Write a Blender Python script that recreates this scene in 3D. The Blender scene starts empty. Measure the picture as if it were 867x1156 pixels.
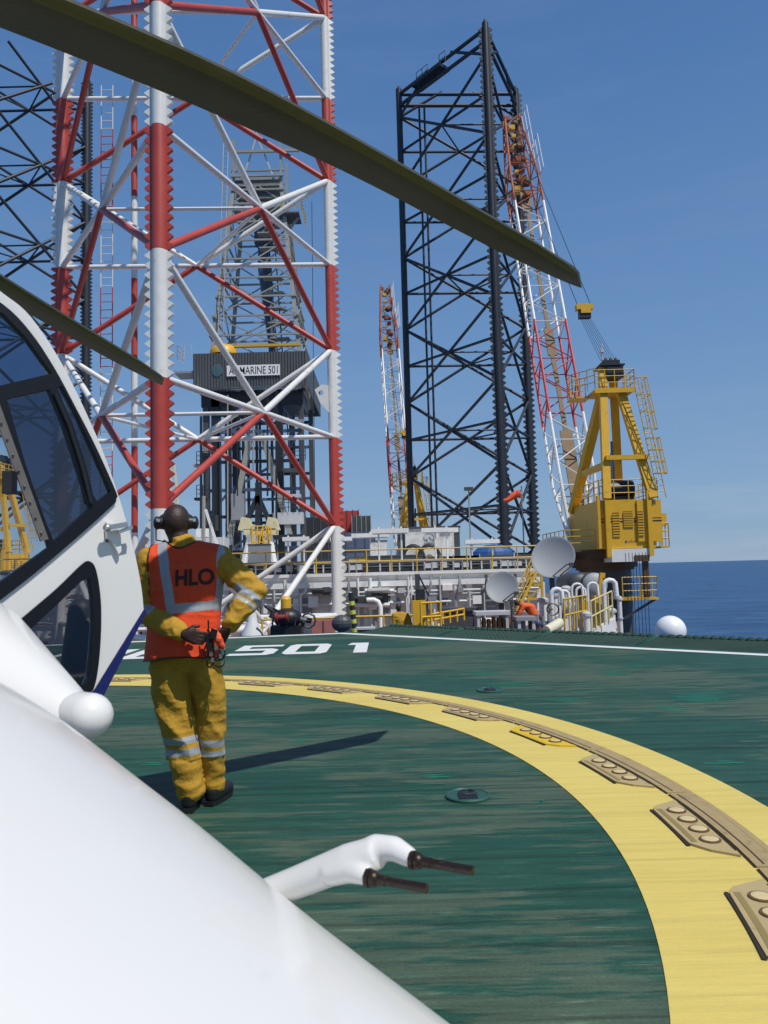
import bpy, bmesh, math, random
from math import sin, cos, atan, atan2, radians, pi, sqrt, hypot, floor
from mathutils import Vector, Matrix, noise
from mathutils.geometry import tessellate_polygon
from mathutils.bvhtree import BVHTree
random.seed(7)
SC = bpy.context.scene
COL = SC.collection
V3 = Vector

# ------------------------------------------------------------------ camera frame
F_PX, PITCH, ROLL, EYE = 850.0, atan(65/850.0), radians(1.5), 1.4
FW = V3((0, cos(PITCH), sin(PITCH)))
U0 = V3((0, -sin(PITCH), cos(PITCH)))
R0 = V3((1, 0, 0))
RT = R0*cos(ROLL) - U0*sin(ROLL)
UP = R0*sin(ROLL) + U0*cos(ROLL)
CAM = V3((0, 0, EYE))

def ray(px, py):
    return FW + RT*((px-433.5)/F_PX) + UP*((578-py)/F_PX)
def P(px, py, Y):
    d = ray(px, py)
    return CAM + d*(Y/d.y)
def G(px, py, z=0.0):
    d = ray(px, py)
    return CAM + d*((z-EYE)/d.z)
def plane_hit(px, py, p0, n):
    d = ray(px, py)
    return CAM + d*((p0-CAM).dot(n)/d.dot(n))

# ------------------------------------------------------------------ objects
WL = {}
def tag(o, label=None, cat=None, group=None, kind=None):
    if label: o['label'] = label
    if cat: o['category'] = cat
    if group: o['group'] = group
    if kind: o['kind'] = kind
    return o
def thing(name, label, cat, loc=(0, 0, 0), group=None):
    o = bpy.data.objects.new(name, None)
    COL.objects.link(o)
    o.location = loc
    o.empty_display_size = 0.1
    WL[o.name] = V3(loc)
    return tag(o, label, cat, group)
def dup(root, loc, rotz=0.0, label=None, group=None):
    r = root.copy(); COL.objects.link(r)
    r.location = loc; r.rotation_euler = (0, 0, rotz)
    if label: r['label'] = label
    if group: r['group'] = group
    for ch in list(root.children):
        c = ch.copy(); COL.objects.link(c); c.parent = r
        for g in list(ch.children):
            d = g.copy(); COL.objects.link(d); d.parent = c
    return r

class MB:
    def __init__(s):
        s.v = []; s.f = []; s.m = []
    def add(s, vs, fs, mi=0):
        o = len(s.v)
        s.v += [V3(v) for v in vs]
        s.f += [tuple(i+o for i in f) for f in fs]
        s.m += [mi]*len(fs)
        return s
    def box(s, a, b, mi=0):
        x0, y0, z0 = [min(p, q) for p, q in zip(a, b)]
        x1, y1, z1 = [max(p, q) for p, q in zip(a, b)]
        vs = [(x0,y0,z0),(x1,y0,z0),(x1,y1,z0),(x0,y1,z0),(x0,y0,z1),(x1,y0,z1),(x1,y1,z1),(x0,y1,z1)]
        return s.add(vs, [(3,2,1,0),(4,5,6,7),(0,1,5,4),(1,2,6,5),(2,3,7,6),(3,0,4,7)], mi)
    def frame(s, p, q):
        d = (V3(q)-V3(p)).normalized()
        a = V3((0, 0, 1)) if abs(d.z) < .95 else V3((0, 1, 0))
        u = d.cross(a).normalized(); w = u.cross(d).normalized()
        return d, u, w
    def beam(s, p, q, w, h, mi=0):
        p = V3(p); q = V3(q); d, u, v = s.frame(p, q)
        vs = []
        for c in (p, q):
            for a, b in ((-1,-1),(1,-1),(1,1),(-1,1)):
                vs.append(c+u*(a*w/2)+v*(b*h/2))
        return s.add(vs, [(3,2,1,0),(4,5,6,7),(0,1,5,4),(1,2,6,5),(2,3,7,6),(3,0,4,7)], mi)
    def tube(s, p, q, r0, r1=None, n=10, mi=0, segs=1):
        if r1 is None: r1 = r0
        p = V3(p); q = V3(q); d, u, v = s.frame(p, q)
        vs = []; fs = []
        for k in range(segs+1):
            t = k/segs; c = p.lerp(q, t); r = r0+(r1-r0)*t
            for i in range(n):
                a = 2*pi*i/n
                vs.append(c+u*(r*cos(a))+v*(r*sin(a)))
        for k in range(segs):
            for i in range(n):
                j = (i+1) % n
                fs.append((k*n+i, k*n+j, (k+1)*n+j, (k+1)*n+i))
        fs.append(tuple(range(n-1, -1, -1))); fs.append(tuple(range(segs*n, segs*n+n)))
        return s.add(vs, fs, mi)
    def poly(s, pts, r, n=8, mi=0, closed=False, rads=None):
        pts = [V3(p) for p in pts]; N = len(pts)
        vs = []; fs = []; pu = None
        for k, p in enumerate(pts):
            a = pts[(k-1) % N] if (k > 0 or closed) else p
            b = pts[(k+1) % N] if (k < N-1 or closed) else p
            d = (b-a).normalized()
            if pu is None:
                h = V3((0, 0, 1)) if abs(d.z) < .9 else V3((1, 0, 0))
                u = d.cross(h).normalized()
            else:
                u = (pu - d*pu.dot(d)).normalized()
            pu = u; w = d.cross(u)
            rr = rads[k] if rads else r
            for i in range(n):
                t = 2*pi*i/n
                vs.append(p+u*(rr*cos(t))+w*(rr*sin(t)))
        K = N if closed else N-1
        for k in range(K):
            k2 = (k+1) % N
            for i in range(n):
                j = (i+1) % n
                fs.append((k*n+i, k*n+j, k2*n+j, k2*n+i))
        if not closed:
            fs.append(tuple(range(n-1, -1, -1))); fs.append(tuple(range((N-1)*n, N*n)))
        return s.add(vs, fs, mi)
    def ell(s, c, r, nu=16, nv=10, mi=0, M=None):
        c = V3(c)
        if not hasattr(r, '__len__'): r = (r, r, r)
        vs = [V3((0,0,r[2]))]
        for j in range(1, nv):
            t = pi*j/nv
            for i in range(nu):
                a = 2*pi*i/nu
                vs.append(V3((r[0]*sin(t)*cos(a), r[1]*sin(t)*sin(a), r[2]*cos(t))))
        vs.append(V3((0,0,-r[2])))
        if M: vs = [M @ v for v in vs]
        vs = [v+c for v in vs]
        fs = [(0, 1+i, 1+(i+1) % nu) for i in range(nu)]
        for j in range(nv-2):
            for i in range(nu):
                a = 1+j*nu+i; b = 1+j*nu+(i+1) % nu
                fs.append((a, a+nu, b+nu, b))
        L = len(vs)-1; o = 1+(nv-2)*nu
        fs += [(L, o+(i+1) % nu, o+i) for i in range(nu)]
        return s.add(vs, fs, mi)
    def prism(s, pts, ext, mi=0, holes=()):
        """closed outline (3D, planar), optional holes, extruded by vector ext"""
        ext = V3(ext)
        loops = [[V3(p) for p in pts]] + [[V3(p) for p in h] for h in holes]
        flat = [p for l in loops for p in l]
        tris = tessellate_polygon(loops)
        n = len(flat)
        fs = []
        nrm = V3((0, 0, 0))
        l0 = loops[0]
        for i in range(len(l0)):
            nrm += l0[i].cross(l0[(i+1) % len(l0)])
        for t in tris:
            a, b, c = [flat[i] for i in t]
            if (b-a).cross(c-a).dot(ext) > 0: t = (t[2], t[1], t[0])
            fs.append(tuple(t)); fs.append(tuple(i+n for i in reversed(t)))
        o = 0
        for k, l in enumerate(loops):
            m = len(l)
            ln = V3((0, 0, 0))
            for i in range(m): ln += l[i].cross(l[(i+1) % m])
            ccw = ln.dot(ext) > 0
            for i in range(m):
                a = o+i; b = o+(i+1) % m
                q = (a, b, b+n, a+n)
                if ccw == (k > 0): q = q[::-1]
                fs.append(q)
            o += m
        return s.add(flat+[p+ext for p in flat], fs, mi)
    def lathe(s, prof, c, n=24, mi=0, M=None):
        c = V3(c); vs = []; fs = []
        for r, z in prof:
            for i in range(n):
                a = 2*pi*i/n
                p = V3((r*cos(a), r*sin(a), z))
                vs.append((M @ p if M else p)+c)
        for k in range(len(prof)-1):
            for i in range(n):
                j = (i+1) % n
                fs.append((k*n+i, k*n+j, (k+1)*n+j, (k+1)*n+i))
        return s.add(vs, fs, mi)
    def build(s, name, mat, parent=None, smooth=False, loc=None, angle=40):
        me = bpy.data.meshes.new(name)
        o = bpy.data.objects.new(name, me)
        COL.objects.link(o)
        off = V3((0, 0, 0))
        if parent is not None:
            off = WL.get(parent.name, V3((0, 0, 0)))
            o.parent = parent
            WL[o.name] = off
        elif loc is not None:
            off = V3(loc); o.location = loc; WL[o.name] = off
        else:
            WL[o.name] = off
        me.from_pydata([tuple(v-off) for v in s.v], [], s.f)
        for m in (mat if isinstance(mat, (list, tuple)) else [mat]):
            me.materials.append(m)
        if any(s.m):
            me.polygons.foreach_set('material_index', s.m)
        if smooth:
            me.polygons.foreach_set('use_smooth', [True]*len(me.polygons))
            me.set_sharp_from_angle(angle=radians(angle))
        me.update()
        return o

# ------------------------------------------------------------------ materials
def mat(name, col, rough=.5, metal=0., var=.12, scale=3., bump=0., bscale=60., dirt=None, damt=.0, dscale=1.5, spec=.5, stretch=(1, 1, 1), coat=0.):
    m = bpy.data.materials.new(name); m.use_nodes = True
    nt = m.node_tree; N = nt.nodes; L = nt.links
    b = N['Principled BSDF']
    b.inputs['Roughness'].default_value = rough
    b.inputs['Metallic'].default_value = metal
    b.inputs['Specular IOR Level'].default_value = spec
    if coat: b.inputs['Coat Weight'].default_value = coat; b.inputs['Coat Roughness'].default_value = .08
    geo = N.new('ShaderNodeNewGeometry')
    mp = N.new('ShaderNodeMapping'); mp.inputs['Scale'].default_value = stretch
    L.new(geo.outputs['Position'], mp.inputs['Vector'])
    nz = N.new('ShaderNodeTexNoise'); nz.inputs['Scale'].default_value = scale; nz.inputs['Detail'].default_value = 6
    L.new(mp.outputs[0], nz.inputs['Vector'])
    mx = N.new('ShaderNodeMix'); mx.data_type = 'RGBA'
    c = V3(col)
    mx.inputs['A'].default_value = (*(c*(1-var)), 1)
    mx.inputs['B'].default_value = (*[min(1, x) for x in c*(1+var)], 1)
    L.new(nz.outputs['Fac'], mx.inputs['Factor'])
    out = mx.outputs['Result']
    if dirt is not None:
        n2 = N.new('ShaderNodeTexNoise'); n2.inputs['Scale'].default_value = dscale; n2.inputs['Detail'].default_value = 9; n2.inputs['Roughness'].default_value = .7
        L.new(mp.outputs[0], n2.inputs['Vector'])
        rp = N.new('ShaderNodeValToRGB')
        rp.color_ramp.elements[0].position = .64-damt*.4; rp.color_ramp.elements[1].position = .74
        L.new(n2.outputs['Fac'], rp.inputs['Fac'])
        m2 = N.new('ShaderNodeMix'); m2.data_type = 'RGBA'
        L.new(rp.outputs['Color'], m2.inputs['Factor'])
        L.new(out, m2.inputs['A']); m2.inputs['B'].default_value = (*dirt, 1)
        out = m2.outputs['Result']
    L.new(out, b.inputs['Base Color'])
    if bump:
        n3 = N.new('ShaderNodeTexNoise'); n3.inputs['Scale'].default_value = bscale; n3.inputs['Detail'].default_value = 4
        L.new(mp.outputs[0], n3.inputs['Vector'])
        bp = N.new('ShaderNodeBump'); bp.inputs['Strength'].default_value = bump; bp.inputs['Distance'].default_value = .01
        L.new(n3.outputs['Fac'], bp.inputs['Height']); L.new(bp.outputs[0], b.inputs['Normal'])
    return m

RUST = (.16, .06, .025)
M = {}
M['white'] = mat('white_paint', (.72, .72, .70), .45, dirt=(.38, .30, .22), damt=.1, dscale=.8)
M['wallwhite'] = mat('deckhouse_paint', (.80, .79, .76), .55, dirt=(.35, .27, .2), damt=.14, dscale=1.2, stretch=(1, 1, .25))
M['heliwhite'] = mat('helicopter_gloss_white', (.74, .735, .71), .28, var=.02, scale=2, dirt=(.66, .66, .65), damt=.0, dscale=3, coat=.3)
M['black'] = mat('black_paint', (.018, .021, .026), .45, var=.3, scale=4, dirt=(.07, .06, .05), damt=.05)
M['legblack'] = mat('dark_leg_paint', (.022, .027, .036), .5, var=.3, scale=1.5, dirt=(.09, .07, .06), damt=.05)
M['yellow'] = mat('crane_yellow', (.68, .385, .018), .45, var=.1, dirt=(.22, .12, .03), damt=.12, dscale=1.6)
M['railyellow'] = mat('rail_yellow', (.60, .38, .04), .5, dirt=(.25, .14, .05), damt=.1)
M['red'] = mat('red_paint', (.46, .045, .032), .5, dirt=(.3, .1, .07), damt=.1)
M['boomred'] = mat('boom_red', (.48, .04, .045), .5)
M['rust'] = mat('rusty_steel', (.34, .085, .035), .7, var=.35, scale=2, dirt=(.40, .25, .05), damt=.2)
M['brown'] = mat('walkway_grating', (.22, .15, .085), .75, var=.3, scale=3)
M['dbrown'] = mat('dark_brown_steel', (.09, .05, .02), .6, var=.3)
M['galv'] = mat('galvanised_steel', (.33, .33, .29), .5, metal=.2, var=.2, dirt=(.2, .15, .08), damt=.15)
M['dgrey'] = mat('dark_grey_paint', (.06, .065, .07), .5, var=.25)
M['grey'] = mat('grey_paint', (.25, .26, .27), .5, var=.15, dirt=(.12, .1, .08), damt=.1)
M['lgrey'] = mat('light_grey_paint', (.48, .49, .50), .5, var=.1)
M['dish'] = mat('dish_grey', (.33, .345, .355), .55, var=.05, scale=1, dirt=(.36, .36, .35), damt=.08)
M['blue'] = mat('blue_paint', (.02, .09, .28), .5)
M['bluegrey'] = mat('blue_grey_steel', (.07, .10, .17), .5, var=.2)
M['orange'] = mat('windsock_orange', (.75, .10, .03), .7)
M['stripeblue'] = mat('helicopter_blue', (.012, .018, .12), .25, var=.35, scale=8, dirt=(.10, .12, .3), damt=.08, dscale=14)
M['frameblack'] = mat('window_frame_black', (.006, .008, .013), .5, var=.3, scale=30, spec=.25)
M['bladegreen'] = mat('rotor_blade_olive', (.042, .039, .022), .5, var=.35, scale=3, bump=.15, bscale=40, dirt=(.075, .065, .02), damt=.12, dscale=2.5)
M['bladeedge'] = mat('rotor_blade_edge', (.105, .097, .028), .5, var=.3, scale=6)
M['pitot'] = mat('pitot_dark_bronze', (.045, .032, .026), .4, metal=.7, var=.4, scale=60, dirt=(.2, .15, .11), damt=.12, dscale=40)
M['steel'] = mat('bare_steel', (.5, .5, .48), .35, metal=.8)
M['skin'] = mat('dark_skin', (.036, .018, .012), .5, var=.35, scale=30, bump=.3, bscale=140)
M['boot'] = mat('boot_leather', (.012, .012, .013), .5)
M['rubber'] = mat('black_rubber', (.012, .012, .014), .45)
M['hivis'] = mat('orange_vest_cloth', (.80, .070, .012), .75, var=.1, scale=8, bump=.6, bscale=20, dirt=(.6, .05, .02), damt=.08, dscale=5)
M['reflect'] = mat('reflective_tape', (.34, .37, .40), .4, var=.12, scale=30, dirt=(.22, .23, .25), damt=.15, dscale=20)
M['cover'] = mat('yellow_coverall_cloth', (.44, .248, .02), .85, var=.12, scale=7, bump=.9, bscale=26, dirt=(.34, .18, .015), damt=.04, dscale=6)
M['print'] = mat('dark_print', (.045, .012, .012), .7)
M['letter'] = mat('sign_letter_black', (.02, .02, .022), .6)
M['signwhite'] = mat('sign_white', (.75, .75, .73), .5)
M['glovegrip'] = mat('orange_cloth', (.8, .1, .03), .7)
M['net'] = mat('net_green', (.010, .045, .032), .8, var=.4, scale=20)
M['orangevest'] = mat('orange_shirt', (.75, .12, .03), .8)
M['wood'] = mat('wood_brown', (.2, .09, .03), .7, var=.3)
M['maindeck'] = mat('main_deck_paint', (.20, .12, .08), .7, var=.3, scale=.8)
M['hullgrey'] = mat('hull_paint', (.2, .2, .2), .6, var=.2)
M['panel'] = mat('light_housing_beige', (.44, .34, .16), .65, var=.12, scale=9, dirt=(.22, .15, .07), damt=.12, dscale=7)
M['panelnew'] = mat('light_housing_yellow', (.70, .47, .02), .5, var=.06)
M['chanl'] = mat('cable_channel_beige', (.37, .275, .125), .7, var=.2, scale=12, dirt=(.16, .10, .06), damt=.2, dscale=9)
M['lens'] = mat('lens_cream', (.66, .52, .25), .3, var=.06, scale=30)
M['lensring'] = mat('lens_ring', (.13, .075, .03), .5, var=.3, scale=40)
M['strip'] = mat('strip_olive', (.27, .20, .065), .6)
M['seam'] = mat('seam_dark', (.03, .02, .012), .8)
M['deckwhite'] = mat('deck_white_paint', (.70, .71, .69), .6, var=.08, scale=2, dirt=(.40, .42, .40), damt=.12, dscale=4, stretch=(.4, 2.5, 1))
M['tiedown'] = mat('tie_down_green', (.022, .085, .066), .5, var=.25, scale=14, dirt=(.06, .1, .08), damt=.15, dscale=12)

# red and white bands up the bow leg
def band_mat():
    m = mat('banded_leg_paint', (.72, .71, .67), .45, dirt=(.40, .30, .2), damt=.08, dscale=.9)
    nt = m.node_tree; N = nt.nodes; L = nt.links; b = N['Principled BSDF']
    src = b.inputs['Base Color'].links[0].from_socket
    geo = [n for n in N if n.bl_idname == 'ShaderNodeNewGeometry'][0]
    sp = N.new('ShaderNodeSeparateXYZ'); L.new(geo.outputs['Position'], sp.inputs[0])
    def mth(op, a, bb):
        n = N.new('ShaderNodeMath'); n.operation = op
        for i, x in enumerate((a, bb)):
            if x is None: continue
            if isinstance(x, (int, float)): n.inputs[i].default_value = x
            else: L.new(x, n.inputs[i])
        return n.outputs[0]
    t = mth('DIVIDE', mth('ADD', sp.outputs['Z'], -3.5+8.44*4), 8.44)
    fr = mth('FRACT', t, None)
    red = mth('LESS_THAN', fr, .5)
    low = mth('GREATER_THAN', sp.outputs['Z'], 3.4)
    red = mth('MULTIPLY', red, low)
    nz = N.new('ShaderNodeTexNoise'); nz.inputs['Scale'].default_value = 1.2; nz.inputs['Detail'].default_value = 8
    L.new(geo.outputs['Position'], nz.inputs['Vector'])
    rm = N.new('ShaderNodeMix'); rm.data_type = 'RGBA'
    rm.inputs['A'].default_value = (.36, .032, .025, 1); rm.inputs['B'].default_value = (.54, .085, .058, 1)
    L.new(nz.outputs['Fac'], rm.inputs['Factor'])
    mx = N.new('ShaderNodeMix'); mx.data_type = 'RGBA'
    L.new(red, mx.inputs['Factor']); L.new(src, mx.inputs['A']); L.new(rm.outputs['Result'], mx.inputs['B'])
    L.new(mx.outputs['Result'], b.inputs['Base Color'])
    return m
M['band'] = band_mat()

def streak_mat(name, cols, thr, rough, along=(.35, 7, 1), bump=.25, spec=.25, grain=.6):
    """painted helideck plate: fine streaks along x, patches of wear"""
    m = bpy.data.materials.new(name); m.use_nodes = True
    nt = m.node_tree; N = nt.nodes; L = nt.links; b = N['Principled BSDF']
    b.inputs['Roughness'].default_value = rough; b.inputs['Specular IOR Level'].default_value = spec
    geo = N.new('ShaderNodeNewGeometry')
    def mapped(sc, rot=0):
        mp = N.new('ShaderNodeMapping'); mp.inputs['Scale'].default_value = sc; mp.inputs['Rotation'].default_value = (0, 0, rot)
        L.new(geo.outputs['Position'], mp.inputs['Vector']); return mp.outputs[0]
    def nz(vec, scale, det=6, ro=.6):
        n = N.new('ShaderNodeTexNoise'); n.inputs['Scale'].default_value = scale; n.inputs['Detail'].default_value = det; n.inputs['Roughness'].default_value = ro
        L.new(vec, n.inputs['Vector']); return n.outputs['Fac']
    def ramp(f, a, c):
        r = N.new('ShaderNodeValToRGB'); r.color_ramp.elements[0].position = a; r.color_ramp.elements[1].position = c
        L.new(f, r.inputs['Fac']); return r.outputs['Color']
    def mix(f, A, B, op='MIX'):
        n = N.new('ShaderNodeMix'); n.data_type = 'RGBA'; n.blend_type = op
        if isinstance(f, float): n.inputs['Factor'].default_value = f
        else: L.new(f, n.inputs['Factor'])
        for k, x in (('A', A), ('B', B)):
            if isinstance(x, tuple): n.inputs[k].default_value = (*x, 1)
            else: L.new(x, n.inputs[k])
        return n.outputs['Result']
    base, base2, worn, fresh, pale = cols
    fine = mapped((along[0]*4.5, along[1]*2.6, 1))
    mid = mapped((along[0]*2.4, along[1]*1.15, 1))
    col = mix(ramp(nz(mapped((.45, 1.1, 1)), 1.0, 5), .35, .65), base, base2)
    big = nz(mapped((.5, .95, 1)), .62, 4, .6)
    wear = N.new('ShaderNodeMath'); wear.operation = 'MULTIPLY_ADD'; wear.inputs[1].default_value = .9
    L.new(nz(mid, 1.0, 7, .72), wear.inputs[0]); L.new(big, wear.inputs[2])
    col = mix(ramp(wear.outputs[0], thr[0], thr[0]+thr[3]), col, worn)
    fs_ = mix(ramp(nz(fine, 1.0, 6, .75), .25, .75), (1-.42*grain,)*3, (1+.55*grain,)*3)
    col = mix(1.0, col, fs_, 'MULTIPLY')
    pl_ = mix(ramp(nz(mapped((.12, along[1]*1.7, 1), .02), 1.0, 4, .7), .34, .50), (1-.50*grain,)*3, (1.03,)*3)
    col = mix(1.0, col, pl_, 'MULTIPLY')
    sc_ = mix(ramp(nz(mapped((along[0]*3.5, along[1]*1.8, 1)), 1.6, 4, .7), .60, .68), (1.0,)*3, (1+.9*grain, 1+.7*grain, 1+.65*grain))
    col = mix(1.0, col, sc_, 'MULTIPLY')
    w2 = N.new('ShaderNodeMath'); w2.operation = 'ADD'
    L.new(nz(mapped((along[0]*3.2, along[1]*1.1, 1), .03), 1.1, 2), w2.inputs[0]); L.new(nz(mapped((.7, 1.3, 1)), .9, 2), w2.inputs[1])
    col = mix(ramp(w2.outputs[0], thr[1], thr[1]+.02), col, fresh)
    w3 = N.new('ShaderNodeMath'); w3.operation = 'ADD'
    L.new(nz(mapped((along[0]*3, along[1]*6, 1)), 1.3, 4), w3.inputs[0]); L.new(nz(mapped((.9, 1.4, 1)), 1.3, 3), w3.inputs[1])
    col = mix(ramp(w3.outputs[0], thr[2], thr[2]+.08), col, pale)
    gr = mix(ramp(nz(mapped((1, 1.6, 1)), 70, 4), .3, .7), (.78, .78, .78), (1.18, 1.18, 1.18))
    col = mix(grain, col, gr, 'MULTIPLY')
    L.new(col, b.inputs['Base Color'])
    bp = N.new('ShaderNodeBump'); bp.inputs['Strength'].default_value = bump; bp.inputs['Distance'].default_value = .006
    hh = N.new('ShaderNodeMath'); hh.operation = 'ADD'
    L.new(nz(fine, 3.0, 4), hh.inputs[0]); L.new(nz(mapped((1, 1, 1)), 160, 2), hh.inputs[1])
    L.new(hh.outputs[0], bp.inputs['Height']); L.new(bp.outputs[0], b.inputs['Normal'])
    return m
M['deck'] = streak_mat('helideck_green', ((.012, .060, .042), (.022, .078, .053), (.062, .098, .066), (.006, .13, .085), (.24, .25, .20)), (.94, 1.16, 1.22, .40), .62, along=(.5, 9, 1), grain=.9)
M['ring'] = streak_mat('aiming_circle_yellow', ((.60, .475, .125), (.64, .515, .145), (.56, .43, .115), (.62, .48, .13), (.34, .26, .09)), (1.02, 1.6, 1.2, .2), .65, along=(.45, 12, 1), bump=.06, grain=.2)

def sea_mat():
    m = bpy.data.materials.new('sea_water'); m.use_nodes = True
    nt = m.node_tree; N = nt.nodes; L = nt.links; b = N['Principled BSDF']
    b.inputs['Roughness'].default_value = .35
    b.inputs['Specular IOR Level'].default_value = .12
    geo = N.new('ShaderNodeNewGeometry')
    mp = N.new('ShaderNodeMapping'); mp.inputs['Scale'].default_value = (.02, .06, 1); mp.inputs['Rotation'].default_value = (0, 0, .2)
    L.new(geo.outputs['Position'], mp.inputs['Vector'])
    n1 = N.new('ShaderNodeTexNoise'); n1.inputs['Scale'].default_value = 1.3; n1.inputs['Detail'].default_value = 10; n1.inputs['Roughness'].default_value = .65
    L.new(mp.outputs[0], n1.inputs['Vector'])
    mx = N.new('ShaderNodeMix'); mx.data_type = 'RGBA'
    mx.inputs['A'].default_value = (.012, .050, .128, 1); mx.inputs['B'].default_value = (.038, .105, .230, 1)
    rp = N.new('ShaderNodeValToRGB'); rp.color_ramp.elements[0].position = .36; rp.color_ramp.elements[1].position = .66
    L.new(n1.outputs['Fac'], rp.inputs['Fac']); L.new(rp.outputs['Color'], mx.inputs['Factor'])
    L.new(mx.outputs['Result'], b.inputs['Base Color'])
    m2 = N.new('ShaderNodeMapping'); m2.inputs['Scale'].default_value = (.25, .5, 1)
    L.new(geo.outputs['Position'], m2.inputs['Vector'])
    n2 = N.new('ShaderNodeTexNoise'); n2.inputs['Scale'].default_value = 1; n2.inputs['Detail'].default_value = 6
    L.new(m2.outputs[0], n2.inputs['Vector'])
    bp = N.new('ShaderNodeBump'); bp.inputs['Strength'].default_value = .8; bp.inputs['Distance'].default_value = 1.2
    L.new(n2.outputs['Fac'], bp.inputs['Height']); L.new(bp.outputs[0], b.inputs['Normal'])
    return m
M['sea'] = sea_mat()

def glass_mat(name, tint, refl=.06):
    m = bpy.data.materials.new(name); m.use_nodes = True
    nt = m.node_tree; N = nt.nodes; L = nt.links
    for n in list(N): N.remove(n)
    out = N.new('ShaderNodeOutputMaterial')
    tr = N.new('ShaderNodeBsdfTransparent')
    gl = N.new('ShaderNodeBsdfGlossy'); gl.inputs['Roughness'].default_value = .03
    gl.inputs['Color'].default_value = (.9, .93, 1, 1)
    geo = N.new('ShaderNodeNewGeometry')
    nz = N.new('ShaderNodeTexNoise'); nz.inputs['Scale'].default_value = 5; nz.inputs['Detail'].default_value = 5
    L.new(geo.outputs['Position'], nz.inputs['Vector'])
    mc = N.new('ShaderNodeMix'); mc.data_type = 'RGBA'
    t = V3(tint)
    mc.inputs['A'].default_value = (*(t*.82), 1); mc.inputs['B'].default_value = (*[min(1, x) for x in t*1.15], 1)
    L.new(nz.outputs['Fac'], mc.inputs['Factor']); L.new(mc.outputs['Result'], tr.inputs['Color'])
    fr = N.new('ShaderNodeFresnel'); fr.inputs['IOR'].default_value = 1.5
    ad = N.new('ShaderNodeMath'); ad.operation = 'ADD'; ad.inputs[1].default_value = refl
    L.new(fr.outputs[0], ad.inputs[0])
    mx = N.new('ShaderNodeMixShader')
    L.new(ad.outputs[0], mx.inputs[0]); L.new(tr.outputs[0], mx.inputs[1]); L.new(gl.outputs[0], mx.inputs[2])
    L.new(mx.outputs[0], out.inputs[0])
    return m
M['glassclear'] = glass_mat('clear_perspex', (.86, .89, .93), .0)
M['glasstint'] = glass_mat('tinted_perspex', (.40, .46, .56), .02)
M['glassdark'] = glass_mat('dark_perspex', (.22, .25, .33), .06)
M['glasssmoke'] = glass_mat('smoked_perspex', (.55, .55, .55), .02)

# ------------------------------------------------------------------ world, sun, camera
SUN_EL = radians(58.5)
SUN_DIR = V3((1.0, -1.0, 0)).normalized()*cos(SUN_EL) + V3((0, 0, sin(SUN_EL)))
w = bpy.data.worlds.new('World'); SC.world = w; w.use_nodes = True
nt = w.node_tree
bg = nt.nodes['Background']
sky = nt.nodes.new('ShaderNodeTexSky'); sky.sky_type = 'NISHITA'; sky.sun_disc = False
sky.sun_elevation = SUN_EL; sky.sun_rotation = radians(135)
sky.air_density = 1.0; sky.dust_density = .15; sky.ozone_density = 3.0; sky.altitude = 600
tcw = nt.nodes.new('ShaderNodeTexCoord'); sxw = nt.nodes.new('ShaderNodeSeparateXYZ'); rpw = nt.nodes.new('ShaderNodeValToRGB')
nt.links.new(tcw.outputs['Generated'], sxw.inputs[0]); nt.links.new(sxw.outputs['Z'], rpw.inputs['Fac'])
cr = rpw.color_ramp
for i_, (p_, c_) in enumerate(((0.0, (.215, .345, .520)), (.10, (.210, .350, .550)), (.28, (.142, .285, .530)), (.55, (.082, .198, .445)), (1.0, (.03, .09, .26)))):
    e_ = cr.elements[i_] if i_ < 2 else cr.elements.new(p_)
    e_.position = p_; e_.color = (*c_, 1)
gnw = nt.nodes.new('ShaderNodeVectorMath'); gnw.operation = 'SCALE'; gnw.inputs['Scale'].default_value = 1/.115
nt.links.new(rpw.outputs['Color'], gnw.inputs[0])
mxw = nt.nodes.new('ShaderNodeMix'); mxw.data_type = 'RGBA'; mxw.inputs['Factor'].default_value = .88
nt.links.new(sky.outputs[0], mxw.inputs['A']); nt.links.new(gnw.outputs[0], mxw.inputs['B'])
mpw = nt.nodes.new('ShaderNodeMapping'); mpw.inputs['Scale'].default_value = (2.2, 2.2, 16)
nt.links.new(tcw.outputs['Generated'], mpw.inputs['Vector'])
nzw = nt.nodes.new('ShaderNodeTexNoise'); nzw.inputs['Scale'].default_value = 1.6; nzw.inputs['Detail'].default_value = 8; nzw.inputs['Roughness'].default_value = .62
nt.links.new(mpw.outputs[0], nzw.inputs['Vector'])
rcw = nt.nodes.new('ShaderNodeValToRGB'); rcw.color_ramp.elements[0].position = .50; rcw.color_ramp.elements[1].position = .80
nt.links.new(nzw.outputs['Fac'], rcw.inputs['Fac'])
rmw = nt.nodes.new('ShaderNodeMapRange'); rmw.inputs['From Min'].default_value = .0; rmw.inputs['From Max'].default_value = .22; rmw.inputs['To Min'].default_value = .42; rmw.inputs['To Max'].default_value = .06
nt.links.new(sxw.outputs['Z'], rmw.inputs['Value'])
muw = nt.nodes.new('ShaderNodeMath'); muw.operation = 'MULTIPLY'
nt.links.new(rcw.outputs['Color'], muw.inputs[0]); nt.links.new(rmw.outputs[0], muw.inputs[1])
clw = nt.nodes.new('ShaderNodeMix'); clw.data_type = 'RGBA'; clw.inputs['B'].default_value = (4.2, 4.8, 5.6, 1)
nt.links.new(muw.outputs[0], clw.inputs['Factor']); nt.links.new(mxw.outputs['Result'], clw.inputs['A'])
nt.links.new(clw.outputs['Result'], bg.inputs[0]); bg.inputs[1].default_value = .115
sl = bpy.data.lights.new('sun', 'SUN'); sl.energy = 3.9; sl.angle = radians(.5); sl.color = (1, .955, .88)
so = bpy.data.objects.new('sun', sl); COL.objects.link(so)
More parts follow.
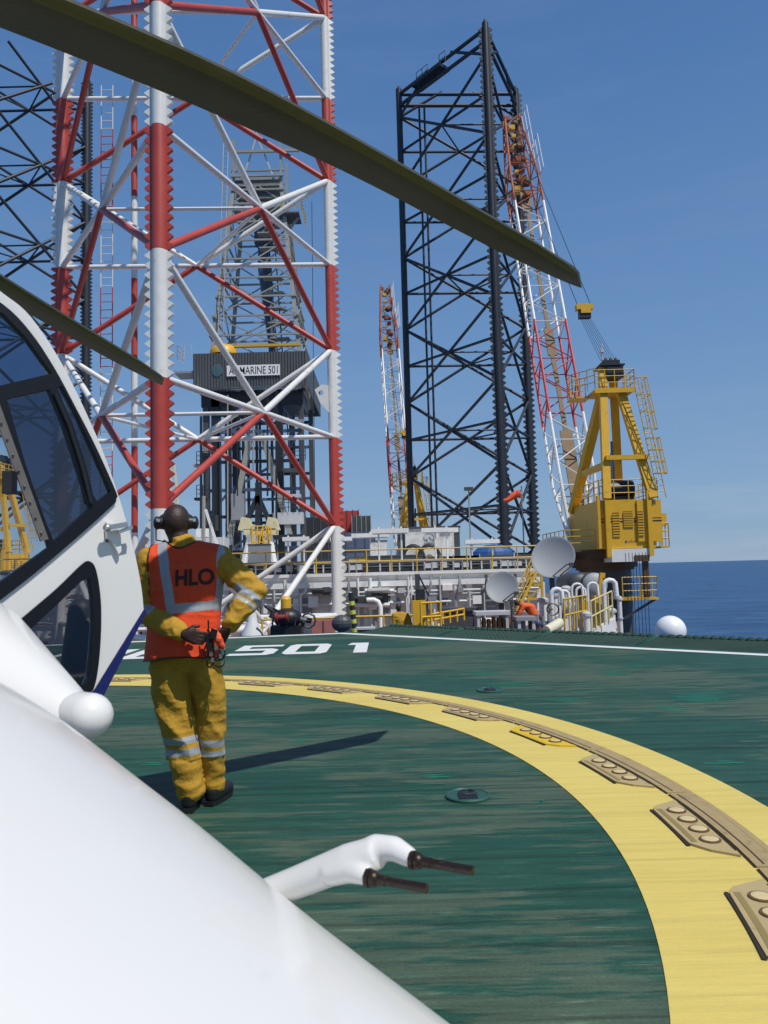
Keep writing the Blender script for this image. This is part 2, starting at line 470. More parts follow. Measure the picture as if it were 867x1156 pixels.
so.rotation_euler = SUN_DIR.to_track_quat('Z', 'Y').to_euler(); so.location = (20, -20, 40)
cd = bpy.data.cameras.new('camera'); co = bpy.data.objects.new('camera', cd); COL.objects.link(co)
mw = Matrix((RT, UP, -FW)).transposed().to_4x4(); mw.translation = CAM
co.matrix_world = mw
cd.sensor_fit = 'VERTICAL'; cd.sensor_height = 24; cd.lens = F_PX/1156*24
cd.clip_start = .02; cd.clip_end = 200000
cd.dof.use_dof = True; cd.dof.focus_distance = 14; cd.dof.aperture_fstop = 5.0
SC.camera = co
SC.view_settings.view_transform = 'Standard'; SC.view_settings.look = 'None'
SC.view_settings.exposure = 0; SC.view_settings.gamma = 1
SC.cycles.max_bounces = 6; SC.cycles.transparent_max_bounces = 24

# ------------------------------------------------------------------ sea and hull
mb = MB(); S = 90000
mb.add([(-S, -S, -29), (S, -S, -29), (S, S, -29), (-S, S, -29)], [(0, 1, 2, 3)])
tag(mb.build('sea', M['sea']), kind='structure')
DZ = -1.7                       # main deck level
hull = [(-20, 21.5), (6.9, 21.5), (8.3, 27), (12.9, 41.5), (14.6, 47), (16, 60), (19, 100), (-58, 100), (-58, 60), (-40, 34)]
mb = MB(); mb.prism([(x, y, DZ) for x, y in hull], (0, 0, -9))
tag(mb.build('rig_hull', [M['maindeck']]), kind='structure')

# ------------------------------------------------------------------ helideck
C0 = V3((-4.6, 4.2, 0))
NRM = [100, 48.7, 3.7, -41.3, -86.3, -131, -176, 139]
def octagon(ap, z=0.0):
    pts = []
    for k in range(8):
        a = radians(NRM[k]); b = radians(NRM[(k+1) % 8])
        # intersect n1.x=ap, n2.x=ap
        det = cos(a)*sin(b)-sin(a)*cos(b)
        x = (ap*sin(b)-ap*sin(a))/det; y = (cos(a)*ap-cos(b)*ap)/det
        pts.append(V3((C0.x+x, C0.y+y, z)))
    return pts[::-1]
mb = MB(); mb.prism(octagon(12.35, 0), (0, 0, -.35))
tag(mb.build('helideck', M['deck']), kind='structure')
def ring_sheet(outer, inner):
    mb = MB(); n = len(outer)
    mb.add(outer+inner, [(i, (i+1) % n, n+(i+1) % n, n+i) for i in range(n)])
    return mb
tag(ring_sheet(octagon(12.10, .004), octagon(11.86, .004)).build('perimeter_line', M['deckwhite']), kind='structure')
def circ(r, z, n=240):
    return [V3((C0.x+r*cos(2*pi*i/n), C0.y+r*sin(2*pi*i/n), z)) for i in range(n)]
RI, RO = 5.72, 6.73
tag(ring_sheet(circ(RO, .004), circ(RI, .004)).build('landing_circle', M['ring']), kind='structure')

# rig name painted on the deck: ADMARINE 501, block strokes
GLY = {
 '5': [[(0,1),(1,1),(1,.82),(.26,.82),(.26,.62),(.82,.62),(1,.5),(1,.12),(.86,0),(0,0),(0,.18),(.72,.18),(.72,.43),(0,.43)]],
 '1': [[(.30,1),(.72,1),(.72,0),(.42,0),(.42,.78),(.22,.78)]],
 'E': [[(0,1),(1,1),(1,.82),(.28,.82),(.28,.59),(.85,.59),(.85,.41),(.28,.41),(.28,.18),(1,.18),(1,0),(0,0)]],
 'N': [[(0,1),(.26,1),(.74,.4),(.74,1),(1,1),(1,0),(.74,0),(.26,.6),(.26,0),(0,0)]],
 'I': [[(.36,1),(.64,1),(.64,0),(.36,0)]],
 'M': [[(0,1),(.26,1),(.5,.6),(.74,1),(1,1),(1,0),(.76,0),(.76,.55),(.5,.2),(.24,.55),(.24,0),(0,0)]],
 '0': [[(.12,1),(.88,1),(1,.88),(1,.12),(.88,0),(.12,0),(0,.12),(0,.88)],[(.28,.8),(.72,.8),(.72,.2),(.28,.2)]],
 'D': [[(0,1),(.8,1),(1,.85),(1,.15),(.8,0),(0,0)],[(.28,.8),(.7,.8),(.7,.2),(.28,.2)]],
 'A': [[(.15,1),(.85,1),(1,.85),(1,0),(.72,0),(.72,.32),(.28,.32),(.28,0),(0,0),(0,.85)],[(.28,.8),(.72,.8),(.72,.5),(.28,.5)]],
 'R': [[(0,1),(.85,1),(1,.88),(1,.5),(.86,.4),(1,.3),(1,0),(.72,0),(.72,.32),(.28,.32),(.28,0),(0,0)],[(.28,.8),(.72,.8),(.72,.5),(.28,.5)]],
}
mb = MB()
pen = 0.0
for ch in reversed('ADMARINE 501'):
    if ch != ' ':
        loops = []
        wd = .78 if ch not in 'I' else .6
        x1 = -.36-pen if ch != '1' else -.36-pen+.22
        for l in GLY[ch]:
            lp = []
            for u, v in l:
                x = x1-wd+wd*u
                ub = max(0, -x-2.3)
                y = 12.98-.02*ub*ub+v*1.72
                lp.append(V3((x, y, .004)))
            loops.append(lp)
        flat = [p for l in loops for p in l]
        tr = tessellate_polygon(loops)
        tr = [t if (flat[t[1]]-flat[t[0]]).cross(flat[t[2]]-flat[t[0]]).z > 0 else t[::-1] for t in tr]
        mb.add(flat, tr)
    pen += .70 if ch == '1' else .92
tag(mb.build('deck_lettering', M['deckwhite']), kind='structure')

# bright green touch-up paint, brushed on in short strokes
rnd = random.Random(21)
mb = MB()
for (px, py, w_, d_) in ((490, 876, .34, .10), (792, 787, .95, .55), (760, 800, .5, .3), (338, 835, .30, .12), (575, 773, .9, .35), (640, 790, .5, .3), (500, 800, .45, .12), (690, 760, .7, .3), (170, 862, .25, .10), (420, 812, .3, .08), (610, 905, .12, .03), (820, 860, .4, .1), (545, 760, .8, .4), (720, 752, .8, .25)):
    g = G(px, py, .002); n_ = max(2, int(d_/.055))
    for i in range(n_):
        y = g.y-d_/2+d_*(i+.5)/n_; x0 = g.x-w_/2*rnd.uniform(.3, 1.0); x1 = g.x+w_/2*rnd.uniform(.3, 1.0); h = .020
        pts = [(x0, y-.004), (x0+.12*w_, y-h*rnd.uniform(.4, 1)), (g.x, y-h*rnd.uniform(.5, 1)), (x1-.1*w_, y-h*rnd.uniform(.2, .9)), (x1, y+.003), (x1-.14*w_, y+h*rnd.uniform(.3, 1)), (g.x, y+h*rnd.uniform(.5, 1)), (x0+.1*w_, y+h*rnd.uniform(.2, .9))]
        mb.add([V3((a, b, .002)) for a, b in pts], [tuple(range(8))])
tag(mb.build('deck_touch_up_paint', mat('fresh_green_paint', (.008, .165, .095), .5, var=.25, scale=14)), kind='structure')
# flush lights set in the circle
def arc(r, a0, a1, z, n):
    return [V3((C0.x+r*cos(radians(a0+(a1-a0)*i/n)), C0.y+r*sin(radians(a0+(a1-a0)*i/n)), z)) for i in range(n+1)]
def arc_strip(mb, r0, r1, a0, a1, z0, z1, n=6, mi=0):
    lo = arc(r0, a0, a1, z1, n); hi = arc(r1, a0, a1, z1, n)
    mb.prism(hi[::-1]+lo if False else lo+hi[::-1], (0, 0, z0-z1), mi)
channel = thing('cable_channel', 'beige raised cable channel curving round the yellow landing circle', 'cable channel', C0)
STEP = 10.3
k0, k1 = -2, 10
mbc = MB(); mbs = MB()
for k in range(k0, k1):
    a = -1.0+STEP*k
    arc_strip(mbc, 6.285, 6.40, a-STEP/2+.08, a+STEP/2-.08, .004, .014, 10)
    arc_strip(mbc, 6.405, 6.445, a-STEP/2+.08, a+STEP/2-.08, .004, .007, 10)
    arc_strip(mbs, 6.401, 6.404, a-STEP/2+.1, a+STEP/2-.1, .004, .012, 10)
    arc_strip(mbs, 6.322, 6.330, a-STEP/2+.3, a+STEP/2-.3, .012, .0155, 10)
    arc_strip(mbs, 6.276, 6.284, a-STEP/2+.1, a+STEP/2-.1, .004, .008, 10)
mbc.build('channel_cover', M['chanl'], channel)
mbs.build('seam', M['seam'], channel)
WORDS = {2: 'beige four-lens flush light plate on the circle just right of the yellow one',
         1: 'beige four-lens light plate with dark edges where the circle bends down on the right',
         0: 'beige four-lens light plate on the circle level with the round tie-down', }
for k in range(k0, k1):
    a = -1.0+STEP*k
    lab = {-2: 'nearest light plate of the yellow circle, low at the right edge of the photo',
           -1: 'large beige light plate cut by the right edge of the photo on the yellow circle',
           0: 'beige four-lens light plate on the circle, second largest from the bottom right',
           1: 'beige light plate on the circle between the bright yellow plate and the second largest',
           2: 'freshly painted bright yellow light plate among the beige ones on the circle',
           3: 'beige light plate on the circle, first one beyond the bright yellow plate',
           4: 'beige light plate on the circle, second one beyond the bright yellow plate',
           5: 'beige light plate on the circle, third one beyond the bright yellow plate',
           6: 'small beige light plate on the far circle just right of the standing man',
           7: 'small beige light plate on the far part of the circle behind the standing man',
           8: 'small beige light plate between the helicopter door and the standing man',
           9: 'small beige light plate on the circle seen through the lower door window'}[k]
    c = V3((C0.x+6.18*cos(radians(a)), C0.y+6.18*sin(radians(a)), .004))
    t = thing('deck_light_plate', lab, 'deck light', c, 'light plates round the landing circle')
    pm = M['panelnew'] if k == 2 else M['panel']
    mb = MB()
    pts = [V3((C0.x+r*cos(radians(a+da)), C0.y+r*sin(radians(a+da)), .016)) for r, da in
           ((6.075, -2.45), (6.075, 2.45), (6.105, 3.05), (6.262, 3.9), (6.262, -3.9), (6.15, -3.3))]
    mb.prism(pts, (0, 0, -.012))
    mb.build('plate', pm, t)
    mb = MB()
    for r, a0, a1 in ((6.060, -2.6, 2.6),):
        arc_strip(mb, r-.002, r+.013, a+a0, a+a1, .004, .012, 6)
    arc_strip(mb, 6.255, 6.261, a-3.4, a+3.4, .014, .0175, 6)
    mb.build('edge_seam', M['seam'], t)
    mb = MB(); arc_strip(mb, 6.092, 6.118, a-2.35, a+2.5, .014, .0175, 6)
    mb.build('reflector_strip', M['panelnew'] if k == 2 else M['strip'], t)
    for i in range(4):
        da = (-2.1+1.4*i)
        cc = V3((C0.x+6.19*cos(radians(a+da)), C0.y+6.19*sin(radians(a+da)), .016))
        l = MB(); l.lathe([(.0, .0), (.052, .0), (.052, .006), (.043, .008), (.0, .008)], cc, 20)
        ro = l.build('lens_ring', M['panelnew'] if False else M['lensring'], t, True)
        l = MB(); l.lathe([(.041, .0083), (.036, .0100), (.02, .0106), (.0, .0108)], cc, 20)
        l.build('lens', M['lens'], ro, True)

# round tie-down covers set into the green deck
for (px, py, r, lab) in ((528, 900, .135, 'round green tie-down cover in the deck inside the yellow circle'),
                         (553, 780, .15, 'round dark green tie-down cover beyond the yellow circle')):
    g = G(px, py)
    t = thing('tie_down_cover', lab, 'tie-down', g)
    mb = MB(); mb.lathe([(r, .001), (r, .014), (r*.94, .02), (r*.9, .014), (.0, .016)], g, 36)
    mb.build('cover_plate', M['tiedown'], t, True)
    mb = MB()
    for q in (-.6, .2, 1.0):
        mb.beam(g+V3((-r*.45, -.05+.05*q, .02)), g+V3((r*.4, -.03+.06*q, .02)), .016, .010)
    mb.poly([g+V3((.05*cos(a*.628), .03+.05*sin(a*.628), .022)) for a in range(10)], .008, 6, closed=True)
    mb.build('tie_down_bar', M['legblack'], t)

# safety net frames hung outside the deck edge
OCT = octagon(12.35, 0)
def net_panel(p, q, out, label):
    t = thing('safety_net', label, 'safety net', p, 'perimeter safety nets')
    up = .12; wd = 1.5
    a = p+V3((0, 0, -.10)); b = q+V3((0, 0, -.10))
    c = q+out*wd+V3((0, 0, up-.10)); d = p+out*wd+V3((0, 0, up-.10))
    mb = MB(); mb.poly([a, b, c, d], .035, 6, closed=True)
    mb.build('net_frame', M['tiedown'], t)
    mb = MB(); n = 22
    for i in range(n+1):
        for (s0, s1) in ((0, .55), (.0, -.55)):
            u0 = i/n; u1 = u0+s1-s0
            e0, e1 = 0.0, 1.0
            if u1 > 1: e1 = (1-u0)/(u1-u0); u1 = 1
            if u1 < 0: e1 = u0/(u0-u1); u1 = 0
            P0 = a.lerp(b, u0); P1 = a.lerp(b, u1).lerp(d.lerp(c, u1), e1)
            mb.tube(P0, P1, .012, n=4)
            Q0 = d.lerp(c, u0); Q1 = d.lerp(c, u1).lerp(a.lerp(b, u1), e1)
            mb.tube(Q0, Q1, .012, n=4)
    mb.build('net_mesh', M['net'], t)
    mb = MB(); mb.tube(d-V3((0, 0, .02)), c-V3((0, 0, .02)), .05, n=8)
    for i in range(14):
        x = d.lerp(c, (i+.5)/14)
        mb.ell(x+V3((0, 0, .0)), (.09, .09, .06), 8, 5)
    mb.build('edge_rope', M['net'], t)
EDGES = []
for k in range(8):
    p, q = OCT[k], OCT[(k+1) % 8]
    m = (p+q)/2-C0; EDGES.append((math.degrees(atan2(m.y, m.x)), p, q))
for ang, p, q in EDGES:
    if 30 < ang < 60 or -15 < ang < 20 or 85 < ang < 110:
        out = V3((cos(radians(ang)), sin(radians(ang)), 0))
        n = 5
        for i in range(n):
            if 85 < ang: continue
            net_panel(p.lerp(q, (i+.02)/n), p.lerp(q, (i+.98)/n), out, 'dark green safety net panel hung outside the far right helideck edge')

# ------------------------------------------------------------------ jack-up legs
def rack_mesh(c, d, z0, z1, mats, parent, root, tip, pitch, both=True, th=.14):
    mb = MB(); d = V3((d[0], d[1], 0)).normalized(); nn = V3((-d.y, d.x, 0))
    c = V3((c[0], c[1], 0))
    R = []; n = int((z1-z0)/pitch)
    for i in range(n):
        z = z0+i*pitch
        R += [(root, z), (tip, z+pitch*.40), (tip, z+pitch*.52), (root, z+pitch*.88)]
    # strip of quads per tooth (keeps the outline convex piecewise)
    for sgn in ((1, -1) if both else (1,)):
        vs = []; fs = []
        for (x, z) in R:
            for s in (-1, 1):
                vs.append(c+d*(sgn*0.02)+nn*(s*th/2)+V3((0, 0, z)))
                vs.append(c+d*(sgn*x)+nn*(s*th/2)+V3((0, 0, z)))
        for i in range(len(R)-1):
            a = i*4; b = a+4
            fs += [(a, a+1, b+1, b), (a+2, b+2, b+3, a+3), (a+1, a+3, b+3, b+1)]
        mb.add(vs, fs)
    return mb.build('rack', mats, parent)
def jackup_leg(label, ch, z0, z1, zb, bay, m, racks, ztop_cut=None, group=None, rc=(.25, .21, .23), rb=.13, name='lattice_leg', gm=None):
    cx = sum(c[0] for c in ch)/3; cy = sum(c[1] for c in ch)/3
    t = thing(name, label, 'rig leg', (cx, cy, z0), group)
    for i, c in enumerate(ch):
        mb = MB(); mb.tube((c[0], c[1], z0), (c[0], c[1], z1), rc[i], n=16, segs=12)
        mb.tube((c[0], c[1], z1), (c[0], c[1], z1+.5), rc[i], .05, n=16)
        o = mb.build('chord', m, t, True)
        d, both, root, tip, pit = racks[i]
        if d: rack_mesh(c, d, z0, z1, m, o, root, tip, pit, both)
    lev = []
    k = -4
    while zb+k*bay < z1:
        lev.append(zb+k*bay); k += 1
    for i in range(3):
        a, b = ch[i], ch[(i+1) % 3]
        for z in lev:
            for (p, q) in ((a, b), (b, a)):
                lo, hi = z, z+bay
                s0, s1 = 0.0, 1.0
                if hi <= z0 or lo >= z1: continue
                if lo < z0: s0 = (z0-lo)/bay
                if hi > z1-.3: s1 = (z1-.3-lo)/bay
                if s1 <= s0+.03: continue
                f = lambda s: V3((p[0]+(q[0]-p[0])*s, p[1]+(q[1]-p[1])*s, lo+bay*s))
                # stop where the brace meets the chord wall
                mb = MB(); mb.tube(f(s0), f(s1), rb, n=12, segs=8); mb.build('brace', m, t, True)
            zz = z+bay/2
            if z0 < zz < z1-.2:
                mb = MB(); mb.tube((a[0], a[1], zz), (b[0], b[1], zz), rb*.92, n=12, segs=6); mb.build('girt', gm or m, t, True)
    for z in lev:
        zz = z+bay/2
        if z0 < zz < z1:
            mids = [V3(((ch[i][0]+ch[(i+1) % 3][0])/2, (ch[i][1]+ch[(i+1) % 3][1])/2, zz)) for i in range(3)]
            for i in range(3):
                mb = MB(); mb.tube(mids[i], mids[(i+1) % 3], rb*.6, n=8); mb.build('inner_brace', gm or m, t, True)
    return t
XD = (1, 0)
FY, RY, LY = 23.8, 35.5, 35.0
Fx = (180-433.5)/850*FY; Rx = (377.5-433.5)/850*RY; Lx = (67-433.5)/850*LY
bow = jackup_leg('tall red and white banded lattice leg rising just beyond the helideck', [(Fx, FY), (Rx, RY), (Lx, LY)], DZ, 42, 3.55, 8.44, M['band'],
           [(XD, True, .285, .46, .325), ((.9, .35), False, .24, .46, .325), ((1, .12), True, .27, .50, .36)], gm=M['white'])
# riser pipe and ladder of the bow leg
for (px, Y, r) in ((152, 36.5, .16),):
    p = P(px, 600, Y)
    mb = MB(); mb.tube((p.x, p.y, DZ), (p.x, p.y, 40), r, n=10, segs=10); mb.build('riser_pipe', M['band'], bow, True)
p = P(120, 500, 37.5)
mb = MB()
for s in (-.3, .3): mb.tube((p.x+s, p.y, DZ), (p.x+s, p.y, 27), .028, n=6)
z = DZ+.3
while z < 27:
    mb.tube((p.x-.3, p.y, z), (p.x+.3, p.y, z), .022, n=5); z += .42
mb.build('ladder', M['band'], bow)
mb = MB()                            # padeye plate on the right chord
q = V3((Rx, RY, 9.9)); mb.prism([q+V3((-.15, -.3, -1.0)), q+V3((-.55, -.3, -.55)), q+V3((-.8, -.3, .1)), q+V3((-.45, -.3, .35)), q+V3((-.15, -.3, .3))], (0, .12, 0), holes=[[q+V3((-.5+.13*cos(a), -.3, -.05+.13*sin(a))) for a in [i*pi/4 for i in range(8)]]])
mb.build('padeye', M['band'], bow)

# the dark legs aft
def tri(px, Y): return ((px-433.5)/850*Y, Y)
MY, LY2, RY2 = 74.0, 84.5, 85.0
c1 = [((569-433.5)/850*MY, MY), ((602-433.5)/850*RY2, RY2), ((464-433.5)/850*LY2, LY2)]
starb = jackup_leg('tall dark lattice leg standing behind the white crane boom', c1, DZ, 57.6, 3.2, 8.5, M['legblack'],
           [(XD, True, .42, .72, .62), ((1, .1), True, .40, .72, .62), (None, 0, 0, 0, 0)], rc=(.34, .34, .36), rb=.155)
# dark pipes and work platform in this leg
for px in (488, 494):
    p = P(px, 600, 82)
    mb = MB(); mb.tube((p.x, p.y, DZ), (p.x, p.y, 54.0), .12, n=8); mb.build('riser_pipe', M['legblack'], starb, True)
a = P(476, 92, 82.0); b = P(506, 62, 79.0)
_l = V3((c1[2][0], c1[2][1], 0)); _m = V3((c1[0][0], c1[0][1], 0)); a = _l.lerp(_m, .22); b = _l.lerp(_m, .56); a.z = 56.2; b.z = 56.2
for zz in (55.6, 57.0):
    for i in range(3):
        p_, q_ = c1[i], c1[(i+1) % 3]
        mb = MB(); mb.tube((*p_, zz), (*q_, zz), .2, n=8); mb.build('girt', M['legblack'], starb, True)
mb = MB(); mb.beam(a, b, 1.6, .35); mb.build('platform', M['black'], starb)
mb = MB()
d = (b-a)
for i in range(6):
    s = a.lerp(b, i/5)
    if i == 3: continue
    mb.tube(s+V3((0, -.8, 0)), s+V3((0, -.8, 1.3)), .04, n=5)
for zz in (.65, 1.3):
    mb.tube(a+V3((0, -.8, zz)), a.lerp(b, .4)+V3((0, -.8, zz)), .035, n=5)
    mb.tube(a.lerp(b, .8)+V3((0, -.8, zz)), b+V3((0, -.8, zz)), .035, n=5)
mb.build('handrail', M['legblack'], starb)
PX = (93-433.5)/850*78
cport = [(PX-6.2, 70.5), (PX, 78.5), (PX-12.6, 78.5)]
jackup_leg('dark lattice leg partly cut by the left edge, behind the red and white leg', cport, DZ, 55.6, 5.6, 8.5, M['legblack'],
           [(XD, True, .42, .62, .42), ((1, .2), True, .40, .62, .42), (XD, True, .4, .6, .42)], rc=(.34, .34, .34), rb=.15)

# ------------------------------------------------------------------ cranes
def strut(t, name, m, pts, w, h=None):
    mb = MB(); mb.beam(pts[0], pts[1], w, h or w); return mb.build(name, m, t)
def railing(t, pts, m, h=1.1, gap=1.2, r=.03, name='handrail', closed=False):
    mb = MB(); n = len(pts)
    for i in range(n if closed else n-1):
        a = V3(pts[i]); b = V3(pts[(i+1) % n]); L = (b-a).length
        k = max(1, round(L/gap))
        for j in range(k+1):
            q = a.lerp(b, j/k); mb.tube(q, q+V3((0, 0, h)), r, n=5)
        for f in (.35, .68, 1):
            mb.tube(a+V3((0, 0, h*f)), b+V3((0, 0, h*f)), r*.85, n=5)
    return mb.build(name, m, t)
def make_crane(label, group, tip=(-1.35, 21.5, 37.6), foot=(-.75, 6.6, .9)):
    """local frame: rear face of the house at y=0, deck of the house z=0..2.7, boom towards +y"""
    t = thing('pedestal_crane', label, 'crane', (0, 0, 0), group)
    mb = MB(); mb.box((-1.5, .25, .0), (1.5, 6.2, 2.65)); mb.box((.55, .15, .35), (1.85, 1.4, 2.6))
    mb.prism([V3((-1.5, 6.2, .0)), V3((-1.5, 6.2, 2.6)), V3((-1.5, 7.4, 1.6)), V3((-1.5, 7.4, 0))], (.3, 0, 0))
    mb.prism([V3((1.2, 6.2, .0)), V3((1.2, 6.2, 2.6)), V3((1.2, 7.4, 1.6)), V3((1.2, 7.4, 0))], (.3, 0, 0))
    house = mb.build('house', M['yellow'], t)
    for x in (-1.22, 1.05):
        mb = MB(); mb.box((x, -.02, -.45), (x+.24, .22, 3.1)); mb.build('frame_post', M['yellow'], house)
    mb = MB(); mb.box((-1.6, .10, .02), (-1.46, .42, 2.9)); mb.build('frame_post', M['yellow'], house)
    for (x0, x1, z0, z1) in ((-.78, -.42, .65, 1.95), (-.18, .32, 1.15, 2.02), (.55, .84, .68, 1.98)):
        mb = MB(); mb.box((x0, .215, z0), (x1, .245, z1)); mb.build('louvre_back', M['dbrown'], house) if x0 < .5 else MB().box((x0, .115, z0), (x1, .145, z1)).build('louvre_back', M['dbrown'], house)
        mb = MB(); n = 9
        for i in range(n):
            z = z0+(z1-z0)*i/n
            mb.box((x0-.02, .19, z), (x1+.02, .213, z+(z1-z0)/n*.55))
        yy = .20 if x0 < .5 else .10
        o = mb.build('louvre', M['yellow'], house)
        if x0 > .5: o.location.y -= .10
    for z, mm in ((1.58, M['rust']), (1.42, M['rubber'])):
        mb = MB(); mb.box((-.98, .243, z), (1.03, .262, z+.07)); mb.box((1.30, .143, z), (1.85, .152, z+.07)); mb.box((-1.46, .243, z), (-1.23, .262, z+.07)); mb.build('stripe', mm, house)
    # small blue and dark red marking
    mb = MB(); mb.box((-.16, .238, .30), (-.06, .249, .42)); mb.build('emblem', M['blue'], house)
    mb = MB()
    for i, hgt in enumerate((.10, .10, .16, .10, .10, .10)):
        x = .0+.09*i
        mb.box((x, .238, .31), (x+.02, .249, .31+hgt)); mb.box((x+.02, .238, .31+.08), (x+.06, .249, .31+.10)) if i % 2 else mb.box((x+.02, .238, .31), (x+.06, .249, .33))
    mb.build('marking', M['rust'], house)
    # underside, white box and pedestal
    mb = MB(); mb.box((-.95, .1, -.72), (1.05, 1.6, -.02)); mb.build('counterweight', M['white'], t)
    mb = MB(); mb.box((.25, .05, -.70), (1.05, .098, -.38)); mb.build('recess', M['dbrown'], t)
    mb = MB(); mb.box((-1.9, 1.0, -.5), (1.4, 6.8, -.003)); mb.lathe([(.0, -.5), (1.85, -.5), (1.85, -1.0), (1.65, -1.02), (1.65, -1.15), (.0, -1.15)], (-.35, 3.6, 0), 28)
    mb.build('slew_platform', M['dbrown'], t)
    mb = MB(); mb.tube((-.35, 3.6, -1.1), (-.35, 3.6, -5), 1.48, n=28); mb.build('pedestal', M['dgrey'], t, True)
    mb = MB(); mb.lathe([(1.5, -1.9), (1.62, -1.9), (1.62, -2.0), (1.5, -2.0)], (-.35, 3.6, 0), 28); mb.build('pedestal_flange', M['dgrey'], t, True)
    # platforms with rails
    mb = MB(); mb.box((-3.4, .9, -.12), (-1.5, 6.5, -.02)); mb.build('side_platform', M['dbrown'], t)
    railing(t, [(-1.6, .9, 0), (-3.3, .9, 0), (-3.3, 6.4, 0)], M['railyellow'])
    railing(t, [(-1.4, .3, 2.65), (1.75, .3, 2.65), (1.75, 4, 2.65)], M['railyellow'], gap=.8)
    railing(t, [(-1.4, 4.5, 2.65), (-1.4, .4, 2.65)], M['railyellow'], gap=1)
    mb = MB(); mb.box((1.85, .5, .0), (2.35, 3.0, .08)); mb.build('side_platform', M['railyellow'], t)
    railing(t, [(1.9, .55, .08), (2.33, .55, .08), (2.33, 2.9, .08)], M['railyellow'], gap=.5, h=1.25)
    mb = MB(); mb.box((2.0, .9, 1.2), (2.4, 1.6, 1.9)); mb.build('cabinet', M['yellow'], t)
    # engine and winch on the roof
    mb = MB(); mb.tube((-.6, 1.6, 3.3), (.8, 1.6, 3.3), .55, n=16); mb.box((-.5, 1.0, 2.65), (.7, 2.2, 2.9)); mb.build('winch', M['black'], t, True)
    mb = MB(); mb.tube((-.0, 3.0, 2.6), (-.0, 3.0, 5.6), .22, n=10); mb.tube((.25, 3.0, 2.6), (.25, 3.0, 6.3), .10, n=8); mb.build('exhaust', M['dgrey'], t, True)
    # gantry: four legs to the top frame
    topz = 8.9
    G4 = [((-1.08, .1, 2.7), (-.62, 1.3, 10.2), .42), ((1.42, .1, 2.7), (.30, 1.3, topz+.1), .46),
          ((-1.5, 5.9, 2.4), (-.42, 2.1, topz+.1), .5), ((1.45, 5.9, 2.4), (.22, 2.1, 10.2), .48)]
    for p, q, wd in G4:
        strut(t, 'gantry_leg', M['yellow'], (p, q), wd, wd*.8)
    strut(t, 'gantry_beam', M['yellow'], ((-1.0, .2, 4.95), (1.3, .2, 4.95)), .25, .25)
    strut(t, 'gantry_beam', M['yellow'], ((-1.2, 5.0, 4.6), (-.95, .5, 4.6)), .25, .35)
    mb = MB(); mb.box((-1.25, .8, topz-.1), (1.05, 2.9, topz)); mb.box((-1.25, .75, topz-.22), (1.05, .8, topz+.05)); mb.box((-2.3, 1.7, topz-.28), (-1.25, 2.9, topz-.18)); mb.build('gantry_platform', M['yellow'], t)
    railing(t, [(-1.2, .85, topz), (1.0, .85, topz), (1.0, 2.8, topz)], M['railyellow'], gap=.6)
    railing(t, [(-1.2, .85, topz), (-2.25, 1.75, topz-.1), (-2.25, 2.85, topz-.1), (-1.2, 2.85, topz)], M['railyellow'], gap=.5, h=1.2)
    mb = MB(); mb.box((-.6, 1.0, 10.2), (.3, 2.2, 10.6)); mb.box((-.45, .95, 9.6), (.45, 2.2, 10.2)); mb.box((-.85, .9, 10.28), (.55, 2.3, 10.36)); mb.build('gantry_head', M['black'], t)
    for k in range(3):
        mb = MB(); mb.tube((-.45+.28*k, 1.3, 10.6), (-.35+.28*k, 1.3, 10.6), .2, n=14); mb.build('sheave', M['black'], t)
    # caged ladder down the back right
    mb = MB()
    for s in (0, .42):
        mb.tube((.82+s, .45, 9.2), (1.68+s, .0, 2.7), .03, n=5)
    for i in range(20):
        f = i/20; a = V3((.82, .45, 9.2)).lerp(V3((1.68, 0, 2.7)), f); mb.tube(a, a+V3((.42, 0, 0)), .022, n=5)
    mb.build('ladder', M['railyellow'], t)
    for (f0, f1) in ((-.02, .42), (.50, .80)):
        mb = MB()
        for j in range(4):
            f = f0+(f1-f0)*j/3
            a = V3((.82, .45, 9.2)).lerp(V3((1.68, 0, 2.7)), f)
            mb.poly([a, a+V3((.1, -.4, 0)), a+V3((.45, -.5, 0)), a+V3((.66, -.3, 0)), a+V3((.62, .1, 0)), a+V3((.42, 0, 0))], .028, 5)
        for off in ((.45, -.5, 0), (.66, -.3, 0), (.1, -.4, 0), (.62, .1, 0)):
            mb.tube(V3((.82, .45, 9.2)).lerp(V3((1.68, 0, 2.7)), f0)+V3(off), V3((.82, .45, 9.2)).lerp(V3((1.68, 0, 2.7)), f1)+V3(off), .025, n=5)
        mb.build('ladder_cage', M['railyellow'], t)
    # boom
    foot = V3(foot); tip = V3(tip); ax = (tip-foot); LEN = ax.length; ax.normalize()
    side = ax.cross(V3((0, 0, 1))).normalized()       # +x-ish
    nor = side.cross(ax).normalized()
    def sect(s):
        f = s/LEN
        if f < .10: return 1.12*(.75+.25*f/.10), .95*(.25+.75*f/.10)
        if f > .80: g = (f-.80)/.20; return 1.12*(1-.45*g), .95*(1-.62*g)
        return 1.12, .95
    def pt(s, a, b):
        hw, hh = sect(s)
        return foot+ax*s+side*(a*hw)+nor*(b*hh)
    boom = MB(); boom.beam(pt(0, -1, 0), pt(0, 1, 0), .25, .25)
    boom = boom.build('boom', M['white'], t)
    def segmat(f): return M['white'] if f < .22 else (M['boomred'] if f < .42 else (M['white'] if f < .72 else M['rust']))
    NB = 24
    cuts = [0, .10, .22, .42, .72, .80, 1]
    for a, b in ((-1, -1), (1, -1), (1, 1), (-1, 1)):
        for c0, c1_ in zip(cuts, cuts[1:]):
            mb = MB(); mb.tube(pt(c0*LEN, a, b), pt(c1_*LEN, a, b), .10, n=7)
            mb.build('chord', segmat((c0+c1_)/2), boom, True)
